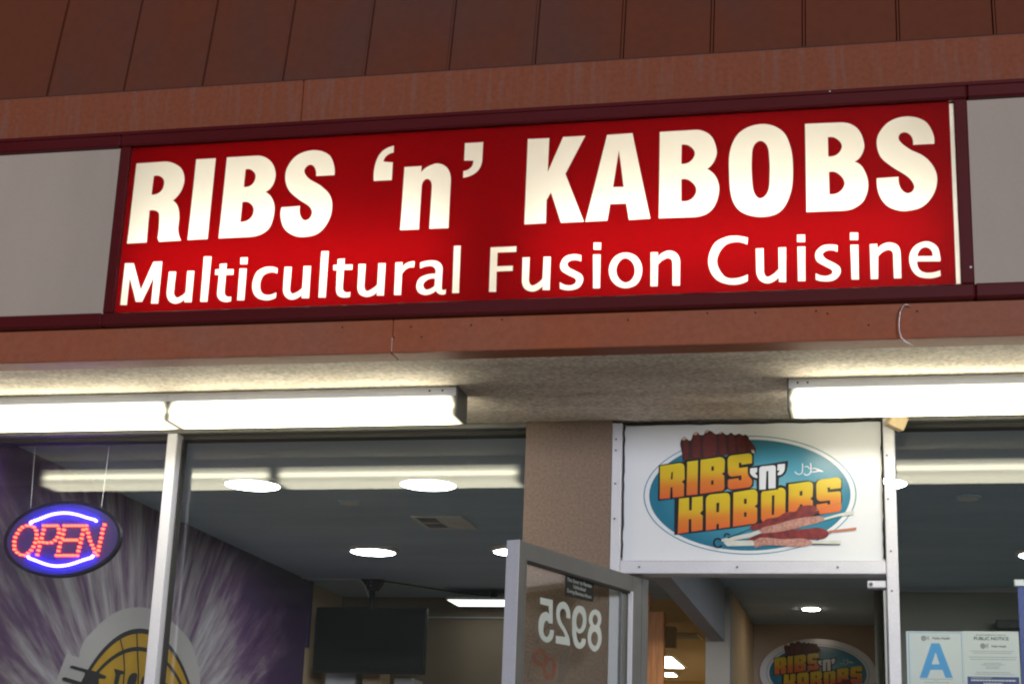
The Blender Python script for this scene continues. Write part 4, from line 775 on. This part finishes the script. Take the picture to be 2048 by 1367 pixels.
# ------------------------------------------------------------------ fluorescent fixtures under the soffit
def fixture(x0, x1, label, holes, caps=(1, 1)):
    t = thing('fluorescent_fixture', label, 'light fixture', ((x0 + x1) / 2, -.5, 2.76), 'fluorescent fixtures under the soffit')
    ya, yb = -.575, -.424
    MB().box(x0, x1, ya, yb, 2.842, ZC - .0015, .002).build('housing', M['white_metal'], t)
    # wraparound lens: upright front, chamfered foot, flat bottom
    prof = [(ya + .001, 2.8405), (ya + .001, 2.774), (ya + .003, 2.7695), (ya + .008, 2.767), (yb - .008, 2.767), (yb - .003, 2.7695), (yb - .001, 2.774), (yb - .001, 2.8405)]
    n = len(prof); vs = [(x, y, z) for x in (x0 + (.006 if caps[0] else .0005), x1 - (.006 if caps[1] else .0005)) for y, z in prof]
    MB().add(vs, [(i, i + 1, n + i + 1, n + i) for i in range(n - 1)] + [tuple(range(n))[::-1], tuple(range(n, 2 * n)), (0, n, 2 * n - 1, n - 1)]).build('lens', M['lens'], t)
    for k_, (xa, xb) in enumerate(((x0 - .0015, x0 + .005), (x1 - .005, x1 + .0015))):
        if not caps[k_]: continue
        e = MB()
        vs = [(x, y, z) for x in (xa, xb) for y, z in [(ya - .001, 2.8785), (ya - .001, 2.774), (ya + .001, 2.768), (ya + .006, 2.765), (yb - .006, 2.765), (yb - .001, 2.768), (yb + .001, 2.774), (yb + .001, 2.8785)]]
        e.add(vs, [(i, (i + 1) % 8, 8 + (i + 1) % 8, 8 + i) for i in range(8)] + [tuple(range(8))[::-1], tuple(range(8, 16))])
        e.build('end_cap', M['grey_metal'], t)
    for hx in holes:
        MB().disc((hx, ya - .0012, 2.862), .004, .002, 10, 'y').build('screw_hole', M['hole'], t)
    return t
fx = fixture(-2.757, -1.592, 'fluorescent fixture over the left window, its end cap showing beside the stucco pier', (-1.70, -1.65), (0, 1))
fixture(-3.935, -2.757, 'fluorescent fixture farthest left, running out of frame above the purple mural window', (), (1, 0))
fixture(-.367, .80, 'fluorescent fixture on the right, above the door sign and right window', (-.33, -.295), (1, 0))
fixture(.80, 1.98, 'fluorescent fixture beyond the right edge, continuing the row over the window', (), (0, 1))

# ------------------------------------------------------------------ transom sign (printed white panel above the door)
def logo(parent, base_y):
    """the printed oval emblem; returns nothing, all pieces become parts"""
    fn = xz(base_y)
    def lay(name, paths, mat, k, raw=False, steps=6): return sheet(paths, fn, .0006 * k, 0, steps, raw).build(name, mat, parent)
    cx, cz = -.5585, 2.5785
    lay('oval_line', [ellipse(cx, cz, .4135, .2355), ellipse(cx, cz, .4095, .2318)], M['print_teal_line'], 1, True)
    lay('oval', [ellipse(cx, cz, .391, .2200)], M['print_teal'], 1, True)
    for i, (ch, paths) in enumerate(LOGO_ART):
        if ch == 'ribs_dark': lay('rack_of_ribs', paths, M['print_ribs'], 2)
    for ch, paths in LOGO_ART:
        if ch == 'rib': lay('rib', paths, M['print_rib'], 3)
        if ch == 'bone': lay('bone_tip', paths, M['print_bone'], 4)
    for k, (ch, paths) in enumerate(LOGO_BACK): lay('word_outline', paths, M['print_dark'], (5, 5.6, 5.3)[k])
    for k, (ch, paths) in enumerate(LOGO_LETTERS): lay('letter', paths, M['print_grad'], 6.3 if k != 7 else 5.45)
    for ch, paths in LOGO_WHITE: lay('letter', paths, M['print_white'], 7)
    mats = {'red_meat': 'print_meat', 'ground_meat': 'print_ground', 'blade': 'print_blade', 'blade_shadow': 'print_dark', 'stick': 'print_stick', 'thin_stick': 'print_stick', 'ring_dark': 'print_dark', 'halal': 'print_white'}
    order = {'red_meat': 7.5, 'stick': 8, 'blade': 8.5, 'ground_meat': 9, 'blade_shadow': 9.5, 'ring_dark': 9.5, 'thin_stick': 8, 'halal': 3}
    names = {'red_meat': 'skewered_meat', 'ground_meat': 'ground_meat', 'blade': 'skewer_blade', 'blade_shadow': 'skewer_edge', 'stick': 'wooden_skewer', 'thin_stick': 'wooden_skewer', 'ring_dark': 'skewer_ring', 'halal': 'arabic_letter'}
    for ch, paths in LOGO_ART:
        if ch in mats: lay(names[ch], paths, M[mats[ch]], order[ch])
ts = thing('transom_sign', 'white panel over the door with teal oval emblem of ribs, kabobs and yellow-orange lettering', 'sign', (-.55, .03, 2.318))
MB().box(-1.0525, -.0455, .030, .038, 2.3165, 2.864, .0015).build('panel', M['print_white'], ts)
logo(ts, .0296)
# corridor sign: same emblem on a white oval board, slightly smaller, on the far wall
cs_ = thing('corridor_sign', 'smaller oval copy of the emblem on the dim corridor wall seen through the doorway', 'sign', (0, 0, 0))
K = .91; cxc, czc = -.597, 2.521
MB().disc((-.5585, .0302, 2.5785), .470, .014, 72, 'y', .280).build('board', M['print_white'], cs_)
n0 = len(bpy.data.objects)
src = [o for o in ts.children if not o.name.startswith('panel')]
for o in src:
    c = o.copy(); COL.objects.link(c); c.parent = cs_; c.location = (0, 0, 0)
for c in list(cs_.children):
    c.location = (0, 0, 0)
cs_.scale = (K, K, K)
cs_.location = (cxc + .5585 * K, 6.380 - .03 * K, czc - 2.5785 * K)

# ------------------------------------------------------------------ the open door (part of the building), swung out past ninety degrees
hx, hy = -.966, .06
ddx, ddy = -.32324, -.94632            # along the door, hinge -> free edge
nx, ny = .94632, -.32324                # towards the camera side of the leaf
def door_pt(u, w, z): return (hx + ddx * u + nx * w, hy + ddy * u + ny * w, z)
def door_box(u0, u1, w0, w1, z0, z1):
    b = MB(); vs = [door_pt(u, w, z) for z in (z0, z1) for (u, w) in ((u0, w0), (u1, w0), (u1, w1), (u0, w1))]
    return b.add(vs, [(0, 1, 2, 3), (4, 7, 6, 5), (0, 4, 5, 1), (1, 5, 6, 2), (2, 6, 7, 3), (3, 7, 4, 0)])
DT = .045
door = door_box(-.030, .022, -DT, 0, .01, 2.250)
door = door.build('door', M['alu_dark'], bld)
door['label'] = 'open glass door swung outwards, seen from its inner face'
put_names = [('door_stile', door_box(.024, .104, -DT, -.001, .01, 2.249), 'alu_dark'),
             ('door_stile', door_box(.905, .950, -DT, -.001, .01, 2.249), 'alu_dark'),
             ('door_edge', door_box(.951, .956, -DT - .003, .002, .01, 2.249), 'alu'),
             ('door_rail', door_box(.1045, .9045, -DT, -.0015, 2.188, 2.2485), 'alu_dark'),
             ('door_rail', door_box(.1045, .9045, -DT, -.0015, .01, .25), 'alu_dark'),
             ('glazing_bead', door_box(.1045, .1145, -.012, .004, .25, 2.187), 'alu'),
             ('glazing_bead', door_box(.895, .9045, -.012, .0, .25, 2.187), 'alu_dark'),
             ('door_gasket', door_box(.1145, .895, -.02, -.004, 2.1795, 2.1875), 'caulk'),
             ('door_glass', door_box(.1145, .895, -.024, -.018, .25, 2.187), 'glass_door')]
for nm, mb, mt in put_names: mb.build(nm, M[mt], door)
def door_plane(u, v, w): return door_pt(u, -.017 + w, v)
for ch, paths in DOOR_DIGITS:
    if ch == 'sticker':
        sheet(paths, door_plane, .0005, 0).build('door_sticker', M['black'], door)
    else:
        o = sheet(paths, door_plane, .0, 0.0008, 8).build('door_digit', M['white_vinyl'], door)
M['decal_red'] = ghost('painted_red_reflection', (.22, .045, .03), .45)
M['decal_grey'] = ghost('painted_grey_reflection', (.10, .10, .095), .40)
for ch, paths in DOOR_REFLECTION:  # painted reflection, laid on the glass as see-through sheets
    sheet(paths, door_plane, .0004, 0).build('painted_reflection', M['decal_' + ch], door)
# words on the sticker run from the free edge towards the hinge
def sticker_plane(u, v, w): return door_plane(.5765 - u, v + .31 * 0 * u, w)
su = [p[0] for p in DOOR_DIGITS[-1][1][0]]; sv = [p[1] for p in DOOR_DIGITS[-1][1][0]]
scx = sum(su) / 4
def sticker_plane(u, v, w): return door_plane(scx - u, v, w)
zt = (sv[0] + sv[1]) / 2; zb = (sv[2] + sv[3]) / 2; hgt = zt - zb
for k, line in enumerate(('This Door to Remain', 'Unlocked', 'During Business Hours')):
    text_mesh('sticker_text', line, hgt * .26, 0, zt - hgt * (.30 + .27 * k), sticker_plane, .001, M['white_vinyl'], door, width=(abs(su[0] - su[1]) * (.86, .42, .84)[k]))
# door closer stop on the head of the right jamb
cl = MB().box(-.112, -.0415, .006, .05, 2.213, 2.240, .003)
cl = cl.build('door_catch', M['alu'], bld)
MB().disc((-.098, .002, 2.226), .007, .004, 14, 'y').build('catch_screw', M['grey_metal'], cl)
MB().disc((-.098, .0012, 2.226), .003, .004, 10, 'y').build('catch_screw', M['hole'], cl)
MB().box(-.054, -.0405, .012, .06, 0, 2.205, .002).build('door_stop', M['trim'], bld)

# ------------------------------------------------------------------ oval OPEN sign hanging behind the left window
OY = .20
os_ = thing('open_sign', 'oval LED sign reading OPEN in red dots between two blue arcs, hung on chains', 'sign', (-3.553, OY, 2.44))
oc = (-3.553, 2.4405)
fn_o = xz(OY)
def tilt_ellipse(a, b, n=64, t=math.radians(1.5)):
    return [Vector((oc[0] + a * math.cos(q) * math.cos(t) - b * math.sin(q) * math.sin(t), oc[1] + a * math.cos(q) * math.sin(t) + b * math.sin(q) * math.cos(t))) for q in [2 * math.pi * i / n for i in range(n)]]
M['open_body'] = principled('open_sign_body', (.014, .010, .022), .6, spec=.2)
M['open_face'] = principled('open_sign_face', (.035, .024, .15), .5)
sheet([tilt_ellipse(.277, .168)], fn_o, -.022, .020, raw=True).build('sign_body', M['open_body'], os_)
sheet([tilt_ellipse(.277, .168), tilt_ellipse(.265, .156)], fn_o, -.0015, .007, raw=True).build('rim', M['open_body'], os_)
sheet([tilt_ellipse(.264, .155)], fn_o, -.0015, .001, raw=True).build('face_plate', M['open_face'], os_)
def dots(name, pts, r, mat, rx=1.35):
    mb = MB()
    for (x, z) in pts:
        n = 8; vs = [(x, OY - .0155, z)]
        for ring, (rr, yy) in enumerate(((.6, .0145), (1, .0110), (1, .0005))):
            for i in range(n):
                a = 2 * math.pi * i / n; vs.append((x + rx * r * rr * math.cos(a), OY - yy, z + r * rr * math.sin(a)))
        fs = [(0, 1 + i, 1 + (i + 1) % n) for i in range(n)]
        for g in (0, 1):
            fs += [(1 + g * n + i, 1 + (g + 1) * n + i, 1 + (g + 1) * n + (i + 1) % n, 1 + g * n + (i + 1) % n) for i in range(n)]
        mb.add(vs, fs, True)
    o = mb.build(name, mat, os_); o['kind'] = 'stuff'; return o
dots('red_leds', RED_LEDS, .0052, M['red_led'])
def resample(ctrl, n):
    p = smooth_path([(a[0], a[1], 1) for a in ctrl] + [], 8)
    k = (len(ctrl) - 1) * 8 + 1; p = p[:k]
    L_ = [0]
    for i in range(1, len(p)): L_.append(L_[-1] + (p[i] - p[i - 1]).length)
    out = []
    for q in range(n):
        t = L_[-1] * q / (n - 1); i = max(j for j in range(len(L_)) if L_[j] <= t + 1e-9); i = min(i, len(p) - 2)
        f_ = (t - L_[i]) / max(1e-9, L_[i + 1] - L_[i]); out.append(p[i].lerp(p[i + 1], f_))
    return out
dots('blue_leds', [tuple(p) for p in resample(BLUE_TOP, 25)], .0060, M['blue_led'], 1.1)
dots('blue_leds', [tuple(p) for p in resample(BLUE_BOTTOM, 25)], .0060, M['blue_led'], 1.1)
for xt, xb, zb_ in ((-3.737, -3.7235, 2.578), (-3.378, -3.3842, 2.572)):
    n = 22
    MB().tube([(xt + (xb - xt) * i / n, OY + .004, 2.868 + (zb_ - 2.868) * i / n) for i in range(n + 1)], .0012, 5).build('chain', M['galv'], os_)
    mb = MB()
    for i in range(0, 20):
        t = i / 20; mb.disc((xt + (xb - xt) * t, OY + .004, 2.868 + (zb_ - 2.868) * t), .0028, .006, 6)
    mb.build('chain_links', M['galv'], os_)['kind'] = 'stuff'

# ------------------------------------------------------------------ health notice taped inside the right window
NY = .1475
nt_ = thing('health_notice', 'two-page white public notice with a large blue letter A in the right window', 'notice', (.23, NY, 1.80))
MB().box(.0258, .2344, .147, .1485, 1.79, 2.0697).build('grade_page', M['paper'], nt_)
MB().box(.2348, .4374, .1472, .1487, 1.79, 2.0717).build('notice_page', M['paper'], nt_)
def fn_p(u, v, w): return (1.0114 * u, .1468 - w, 1.0114 * v - .01425)
def prt(name, polys_, mat, k=1): return sheet(polys_, fn_p, .0003 * k, 0, raw=True).build(name, mat, nt_)
prt('blue_border', [rect(.0335, .2275, 1.80, 2.0560), rect(.0355, .2258, 1.802, 2.0543)], M['ink_blue'])
sheet(NOTICE_A[0][1], fn_p, .0003, 0).build('letter', M['ink_blue'], nt_)
prt('county_seal', [ellipse(.0890, 2.0345, .0095, .0105, 20)], M['ink_grey'])
prt('county_seal', [ellipse(.3030, 2.0080, .0095, .0105, 20)], M['ink_grey'])
for u0, v0, s_ in ((.106, 2.0355, 1), (.3195, 2.009, 1)):
    for d_ in (0, .006):
        prt('logo_curve', [[Vector((u0 + d_ + .006 * math.cos(a), v0 + .010 * math.sin(a))) for a in [math.pi * (.62 + .76 * i / 8) for i in range(9)]] + [Vector((u0 + d_ + .0035 * math.cos(a) - .0005, v0 + .010 * math.sin(a))) for a in [math.pi * (1.38 - .76 * i / 8) for i in range(9)]]], M['ink_black'])
text_mesh('heading', 'Public Health', .0125, .1535, 2.0308, fn_p, .0003, M['ink_black'], nt_, .063, .0002)
text_mesh('small_line', 'COUNTY OF LOS ANGELES', .004, .1535, 2.0435, fn_p, .0003, M['ink_grey'], nt_, .055)
text_mesh('heading', 'PUBLIC NOTICE', .0165, .334, 2.0300, fn_p, .0003, M['ink_black'], nt_, .125, .0003)
text_mesh('heading', 'ENVIRONMENTAL HEALTH', .007, .334, 2.0462, fn_p, .0003, M['ink_black'], nt_, .106)
text_mesh('heading', 'Public Health', .0105, .3605, 2.0040, fn_p, .0003, M['ink_black'], nt_, .052, .0002)
random.seed(11)
def small_print(u0, u1, v, h, mat, kk=1):
    """a line of print too small to read: word-long strokes broken by gaps"""
    mb = MB(); u = u0
    while u < u1:
        w = random.uniform(.003, .011)
        mb.add([fn_p(a_, b_, .0003 * kk) for a_, b_ in ((u, v), (min(u + w, u1), v), (min(u + w, u1), v + h), (u, v + h))], [(0, 1, 2, 3)])
        u += w + .0018
    o = mb.build('small_print', mat, nt_); o['kind'] = 'stuff'
for u0, u1, v in ((.258, .412, 1.988), (.268, .404, 1.981), (.250, .422, 1.966), (.256, .418, 1.958), (.305, .366, 1.944), (.295, .378, 1.938), (.31, .36, 1.931), (.31, .36, 1.925), (.275, .400, 1.910), (.270, .412, 1.903)):
    small_print(u0, u1, v, .0022, M['ink_grey'])
for u0, u1, v in ((.072, .192, 1.883), (.123, .138, 1.878), (.088, .176, 1.871)):
    small_print(u0, u1, v, .002, M['ink_grey'])
prt('blue_box', [rect(.243, .4275, 1.795, 1.8955)], M['ink_navy'])
small_print(.256, .330, 1.890, .002, M['paper'], 2)
small_print(.256, .416, 1.8795, .0055, M['paper'], 2)
small_print(.300, .370, 1.869, .004, M['paper'], 2)

# ------------------------------------------------------------------ round LED ceiling lights, spot, vent, sprinkler covers
GRP = 'round LED ceiling lights'
def disc_light(x, y, label):
    t = thing('ceiling_light', label, 'ceiling light', (x, y, ZC), GRP)
    n = 44; r0, r1 = .155, .132
    mb = MB(); vs = []
    for r, z in ((r0, ZC), (r0, ZC - .012), (r1 + .003, ZC - .022), (r1, ZC - .020)):
        vs += [(x + r * math.cos(2 * math.pi * i / n), y + r * math.sin(2 * math.pi * i / n), z) for i in range(n)]
    mb.add(vs, [(g * n + i, g * n + (i + 1) % n, (g + 1) * n + (i + 1) % n, (g + 1) * n + i) for g in range(3) for i in range(n)], True)
    mb.build('trim_ring', M['white_plastic'], t)
    MB().disc((x, y, ZC - .0205), r1, .008, n).build('diffuser', M['disc'], t)
disc_light(-3.050, 1.10, 'round LED ceiling light nearest the mullion of the left window, upper row')
disc_light(-2.172, 1.13, 'round LED ceiling light right of the mullion, upper row above the vent')
disc_light(-3.035, 3.04, 'round LED ceiling light above the hanging television')
disc_light(-2.165, 3.05, 'round LED ceiling light half hidden behind the open door')
disc_light(-.080, 1.20, 'round LED ceiling light half hidden by the right door jamb')
disc_light(.790, 3.15, 'round LED ceiling light at the right edge above the blue banner')
disc_light(1.70, 1.20, 'round LED ceiling light out of sight to the right in the front row')
t = thing('recessed_spot', 'small recessed ceiling spot lit above the corridor sign', 'ceiling light', (-.595, 5.50, ZC))
MB().disc((-.595, 5.50, ZC - .004), .075, .0035, 28).build('trim_ring', M['white_plastic'], t)
MB().disc((-.595, 5.50, ZC - .010), .058, .005, 28).build('bulb', M['spot'], t)
# vent: square register split by a cross bar, slats slanting
t = thing('ceiling_vent', 'square metal air vent in the ceiling beside the round lights', 'air vent', (-2.365, 2.16, ZC))
x0, x1, y0, y1 = -2.505, -2.225, 1.985, 2.33
MB().box(x0 + .012, x1 - .012, y0 + .012, y1 - .012, ZC - .0035, ZC - .001).build('duct', M['hole'], t)
for a in ((x0, x1, y0, y0 + .02), (x0, x1, y1 - .02, y1), (x0, x0 + .02, y0 + .021, y1 - .021), (x1 - .02, x1, y0 + .021, y1 - .021)):
    MB().box(a[0], a[1], a[2], a[3], ZC - .012, ZC - .001, .003).build('frame', M['white_plastic'], t)
MB().box((x0 + x1) / 2 - .006, (x0 + x1) / 2 + .006, y0 + .021, y1 - .021, ZC - .013, ZC - .002).build('cross_bar', M['white_plastic'], t)
MB().box(x0 + .021, x1 - .021, (y0 + y1) / 2 - .006, (y0 + y1) / 2 + .006, ZC - .0135, ZC - .0025).build('cross_bar', M['white_plastic'], t)
for i in range(14):
    y = y0 + .032 + i * .0205
    for xa, xb, s_ in ((x0 + .022, (x0 + x1) / 2 - .008, 1), ((x0 + x1) / 2 + .008, x1 - .022, -1)):
        if abs(y - (y0 + y1) / 2) < .012: continue
        d_ = s_ * .007
        MB().add([(xa, y - d_, ZC - .012), (xb, y - d_, ZC - .012), (xb, y + d_, ZC - .004), (xa, y + d_, ZC - .004), (xa, y - d_, ZC - .0108), (xb, y - d_, ZC - .0108), (xb, y + d_, ZC - .0028), (xa, y + d_, ZC - .0028)],
                 [(0, 1, 2, 3), (7, 6, 5, 4), (0, 4, 5, 1), (3, 2, 6, 7), (0, 3, 7, 4), (1, 5, 6, 2)]).build('slat', M['white_plastic'], t)
for x, lab in ((-2.72, 'thin round ceiling cover plate left of the vent'), (.332, 'thin round ceiling cover plate in the right window')):
    t = thing('cover_plate', lab, 'ceiling fitting', (x, 1.60, ZC), 'round cover plates in the ceiling')
    MB().disc((x, 1.60, ZC - .010), .062, .0095, 32).build('plate', M['ceiling'], t)
    MB().disc((x, 1.60, ZC - .013), .050, .0028, 32).build('rim', M['white_plastic'], t)

# ------------------------------------------------------------------ television on its ceiling mount
tv = thing('television', 'black flat television switched off, hung from the ceiling by a pole mount', 'television', (-3.39, 4.2, ZC))
b = MB().box(-3.775, -3.012, 4.20, 4.245, 2.262, 2.692, .004); b.build('casing', M['black'], tv)
MB().box(-3.765, -3.022, 4.1985, 4.1998, 2.276, 2.683).build('screen', M['screen'], tv)
MB().box(-3.50, -3.28, 4.246, 4.30, 2.38, 2.60, .01).build('rear_box', M['black'], tv)
MB().tube([(-3.405, 4.26, 2.60), (-3.405, 4.24, ZC - .05)], .020, 12).build('mount_pole', M['black'], tv)
mp = MB(); vs = []
for z, h in ((ZC - .001, .075), (ZC - .07, .030)):
    vs += [(-3.405 - h, 4.20, z), (-3.405 + h, 4.20, z), (-3.405 + h, 4.28, z), (-3.405 - h, 4.28, z)]
mp.add(vs, [(0, 1, 2, 3), (7, 6, 5, 4), (0, 4, 5, 1), (1, 5, 6, 2), (2, 6, 7, 3), (3, 7, 4, 0)]).build('mount_bracket', M['black'], tv)
for x, z in ((-3.405, ZC - .02), (-3.405, ZC - .045)):
    MB().disc((x, 4.197, z), .004, .003, 8, 'y').build('bolt', M['steel'], tv)
tag(MB().tube([(-3.87, 4.14, ZC - .006), (-3.7, 4.16, ZC - .008), (-3.48, 4.19, ZC - .006), (-3.44, 4.19, ZC - .05), (-3.42, 4.22, ZC - .12)], .0035, 6).build('white_cable', M['white_plastic']), 'thin white cable along the ceiling from the wall to the television mount', 'cable')
tag(MB().tube([(-3.33, 4.23, ZC - .01), (-3.15, 4.35, ZC - .022), (-2.95, 4.55, ZC - .030), (-2.80, 4.72, ZC - .028), (-2.72, 4.80, ZC - .020), (-2.66, 4.78, ZC - .07)], .0055, 6).build('black_cable', M['black']), 'sagging black cable from the television mount to the hanging light', 'cable')
tag(MB().tube([(-3.33, 4.23, ZC - .03), (-3.36, 4.22, ZC - .08), (-3.39, 4.22, ZC - .03)], .004, 6).build('cable_loop', M['black']), 'short loop of black cable beside the television mount bracket', 'cable')
# hanging light panel behind the television
hl = thing('hanging_light', 'flat lit rectangular light hung below the ceiling near the open door', 'ceiling light', (-2.70, 4.65, 2.80))
MB().box(-2.99, -2.45, 4.58, 4.90, 2.800, 2.815).build('housing', M['white_plastic'], hl)
MB().box(-2.98, -2.46, 4.59, 4.89, 2.796, 2.7995).build('diffuser', M['hang'], hl)
for x in (-2.70, -2.60): MB().box(x, x + .035, 4.66, 4.72, 2.8155, ZC - .001).build('hanger', M['black'], hl)

# ------------------------------------------------------------------ kitchen beyond: hood, troffers, wood posts, black box
hd = thing('range_hood', 'stainless steel hood edge showing just under the television', 'range hood', (-3.7, 4.8, 1.9))
MB().box(-3.785, -3.57, 4.50, 4.74, 1.9, 2.36, .006).build('hood_panel', M['steel'], hd)
MB().box(-3.53, -3.40, 4.52, 4.74, 1.9, 2.325, .006).build('hood_panel', M['beige'], hd)
MB().box(-3.30, -3.165, 4.50, 4.74, 1.9, 2.262, .006).build('hood_panel', M['steel'], hd)
wp = thing('wood_partition', 'orange stained wooden partition seen through the doorway beside the door leaf', 'partition', (-1.55, 4.4, 0))
MB().box(-1.60, -1.475, 4.40, 4.46, 0, 2.705, .004).build('post', M['wood'], wp)
MB().box(-1.775, -1.569, 4.41, 4.45, 2.575, 2.83, .003).build('panel', M['wood'], wp)
MB().box(-1.775, -1.569, 4.43, 4.45, 0, 1.2, .003).build('panel', M['wood'], wp)
tag(MB().box(-1.80, -1.60, 4.36, 4.409, 2.05, 2.570, .006).build('wall_cabinet', M['black']), 'black cabinet below the wooden panel seen through the door glass', 'cabinet')
tag(MB().box(-1.745, -1.640, 6.25, 6.35, 2.68, 2.84, .003).build('light_shade', M['white_plastic']), 'small white box beside the wooden post in the warm kitchen', 'box')
for x0, x1, y0, y1, lab in ((-2.45, -1.99, 8.66, 9.60, 'larger lit ceiling panel light in the warm kitchen beyond the doorway'), (-2.60, -2.16, 10.12, 10.42, 'smaller far lit ceiling panel light in the warm kitchen')):
    t = thing('ceiling_panel_light', lab, 'ceiling light', ((x0 + x1) / 2, (y0 + y1) / 2, ZC), 'panel lights in the kitchen')
    MB().box(x0 - .03, x1 + .03, y0 - .03, y1 + .03, ZC - .008, ZC - .001).build('frame', M['white_plastic'], t)
    MB().box(x0, x1, y0, y1, ZC - .013, ZC - .0085).build('diffuser', M['troffer'], t)
t = thing('kitchen_vent', 'pale slatted vent in the warm kitchen ceiling above the panel lights', 'air vent', (-1.75, 7.2, ZC))
MB().box(-1.81, -1.55, 6.97, 7.32, ZC - .010, ZC - .001).build('frame', M['white_plastic'], t)
for i in range(6): MB().box(-1.79, -1.57, 6.99 + i * .052, 7.02 + i * .052, ZC - .014, ZC - .0105).build('slat', M['trim'], t)
MB()
tag(MB().box(.585, .80, 4.36, 4.468, 2.612, 2.665, .004).build('speaker_box', M['black']), 'small black box high on the olive wall beside the blue banner', 'speaker')
bn = thing('banner_stand', 'blue pull-up banner with a silver top bar at the right edge', 'banner', (.6, .5, 0))
MB().box(.452, 1.25, .49, .515, 2.293, 2.322, .003).build('top_bar', M['steel'], bn)
MB().box(.466, 1.236, .500, .503, .08, 2.293).build('banner_sheet', M['banner_blue'], bn)
MB().box(.45, 1.25, .42, .58, .005, .08, .01).build('base', M['steel'], bn)

# ------------------------------------------------------------------ small things on the front: foam block, wire hook
blk = MB()
def rot_box(cx_, cy_, cz_, sx, sy, sz, ax, az):
    R_ = Matrix.Rotation(az, 3, 'Y') @ Matrix.Rotation(ax, 3, 'Z')
    b_ = MB().box(-sx, sx, -sy, sy, -sz, sz, .003)
    b_.v = [tuple(Vector((cx_, cy_, cz_)) + R_ @ Vector(v)) for v in b_.v]
    return b_
tag(rot_box(.012, -.036, 2.844, .033, .030, .027, .35, .42).build('foam_block', M['blockwood']), 'small tan block wedged at the top of the right door jamb', 'block')
hook = [(.066, -1.062, 2.979), (.060, -1.070, 2.985), (.049, -1.074, 2.984), (.040, -1.074, 2.975), (.032, -1.073, 2.955), (.028, -1.072, 2.925), (.028, -1.072, 2.895), (.034, -1.071, 2.872), (.047, -1.068, 2.858), (.060, -1.065, 2.852), (.072, -1.06, 2.846)]
tag(MB().tube([tuple(v) for v in hook], .0016, 6).build('wire_hook', M['galv']), 'thin bent wire hook hanging from the terracotta fascia on the right', 'wire')
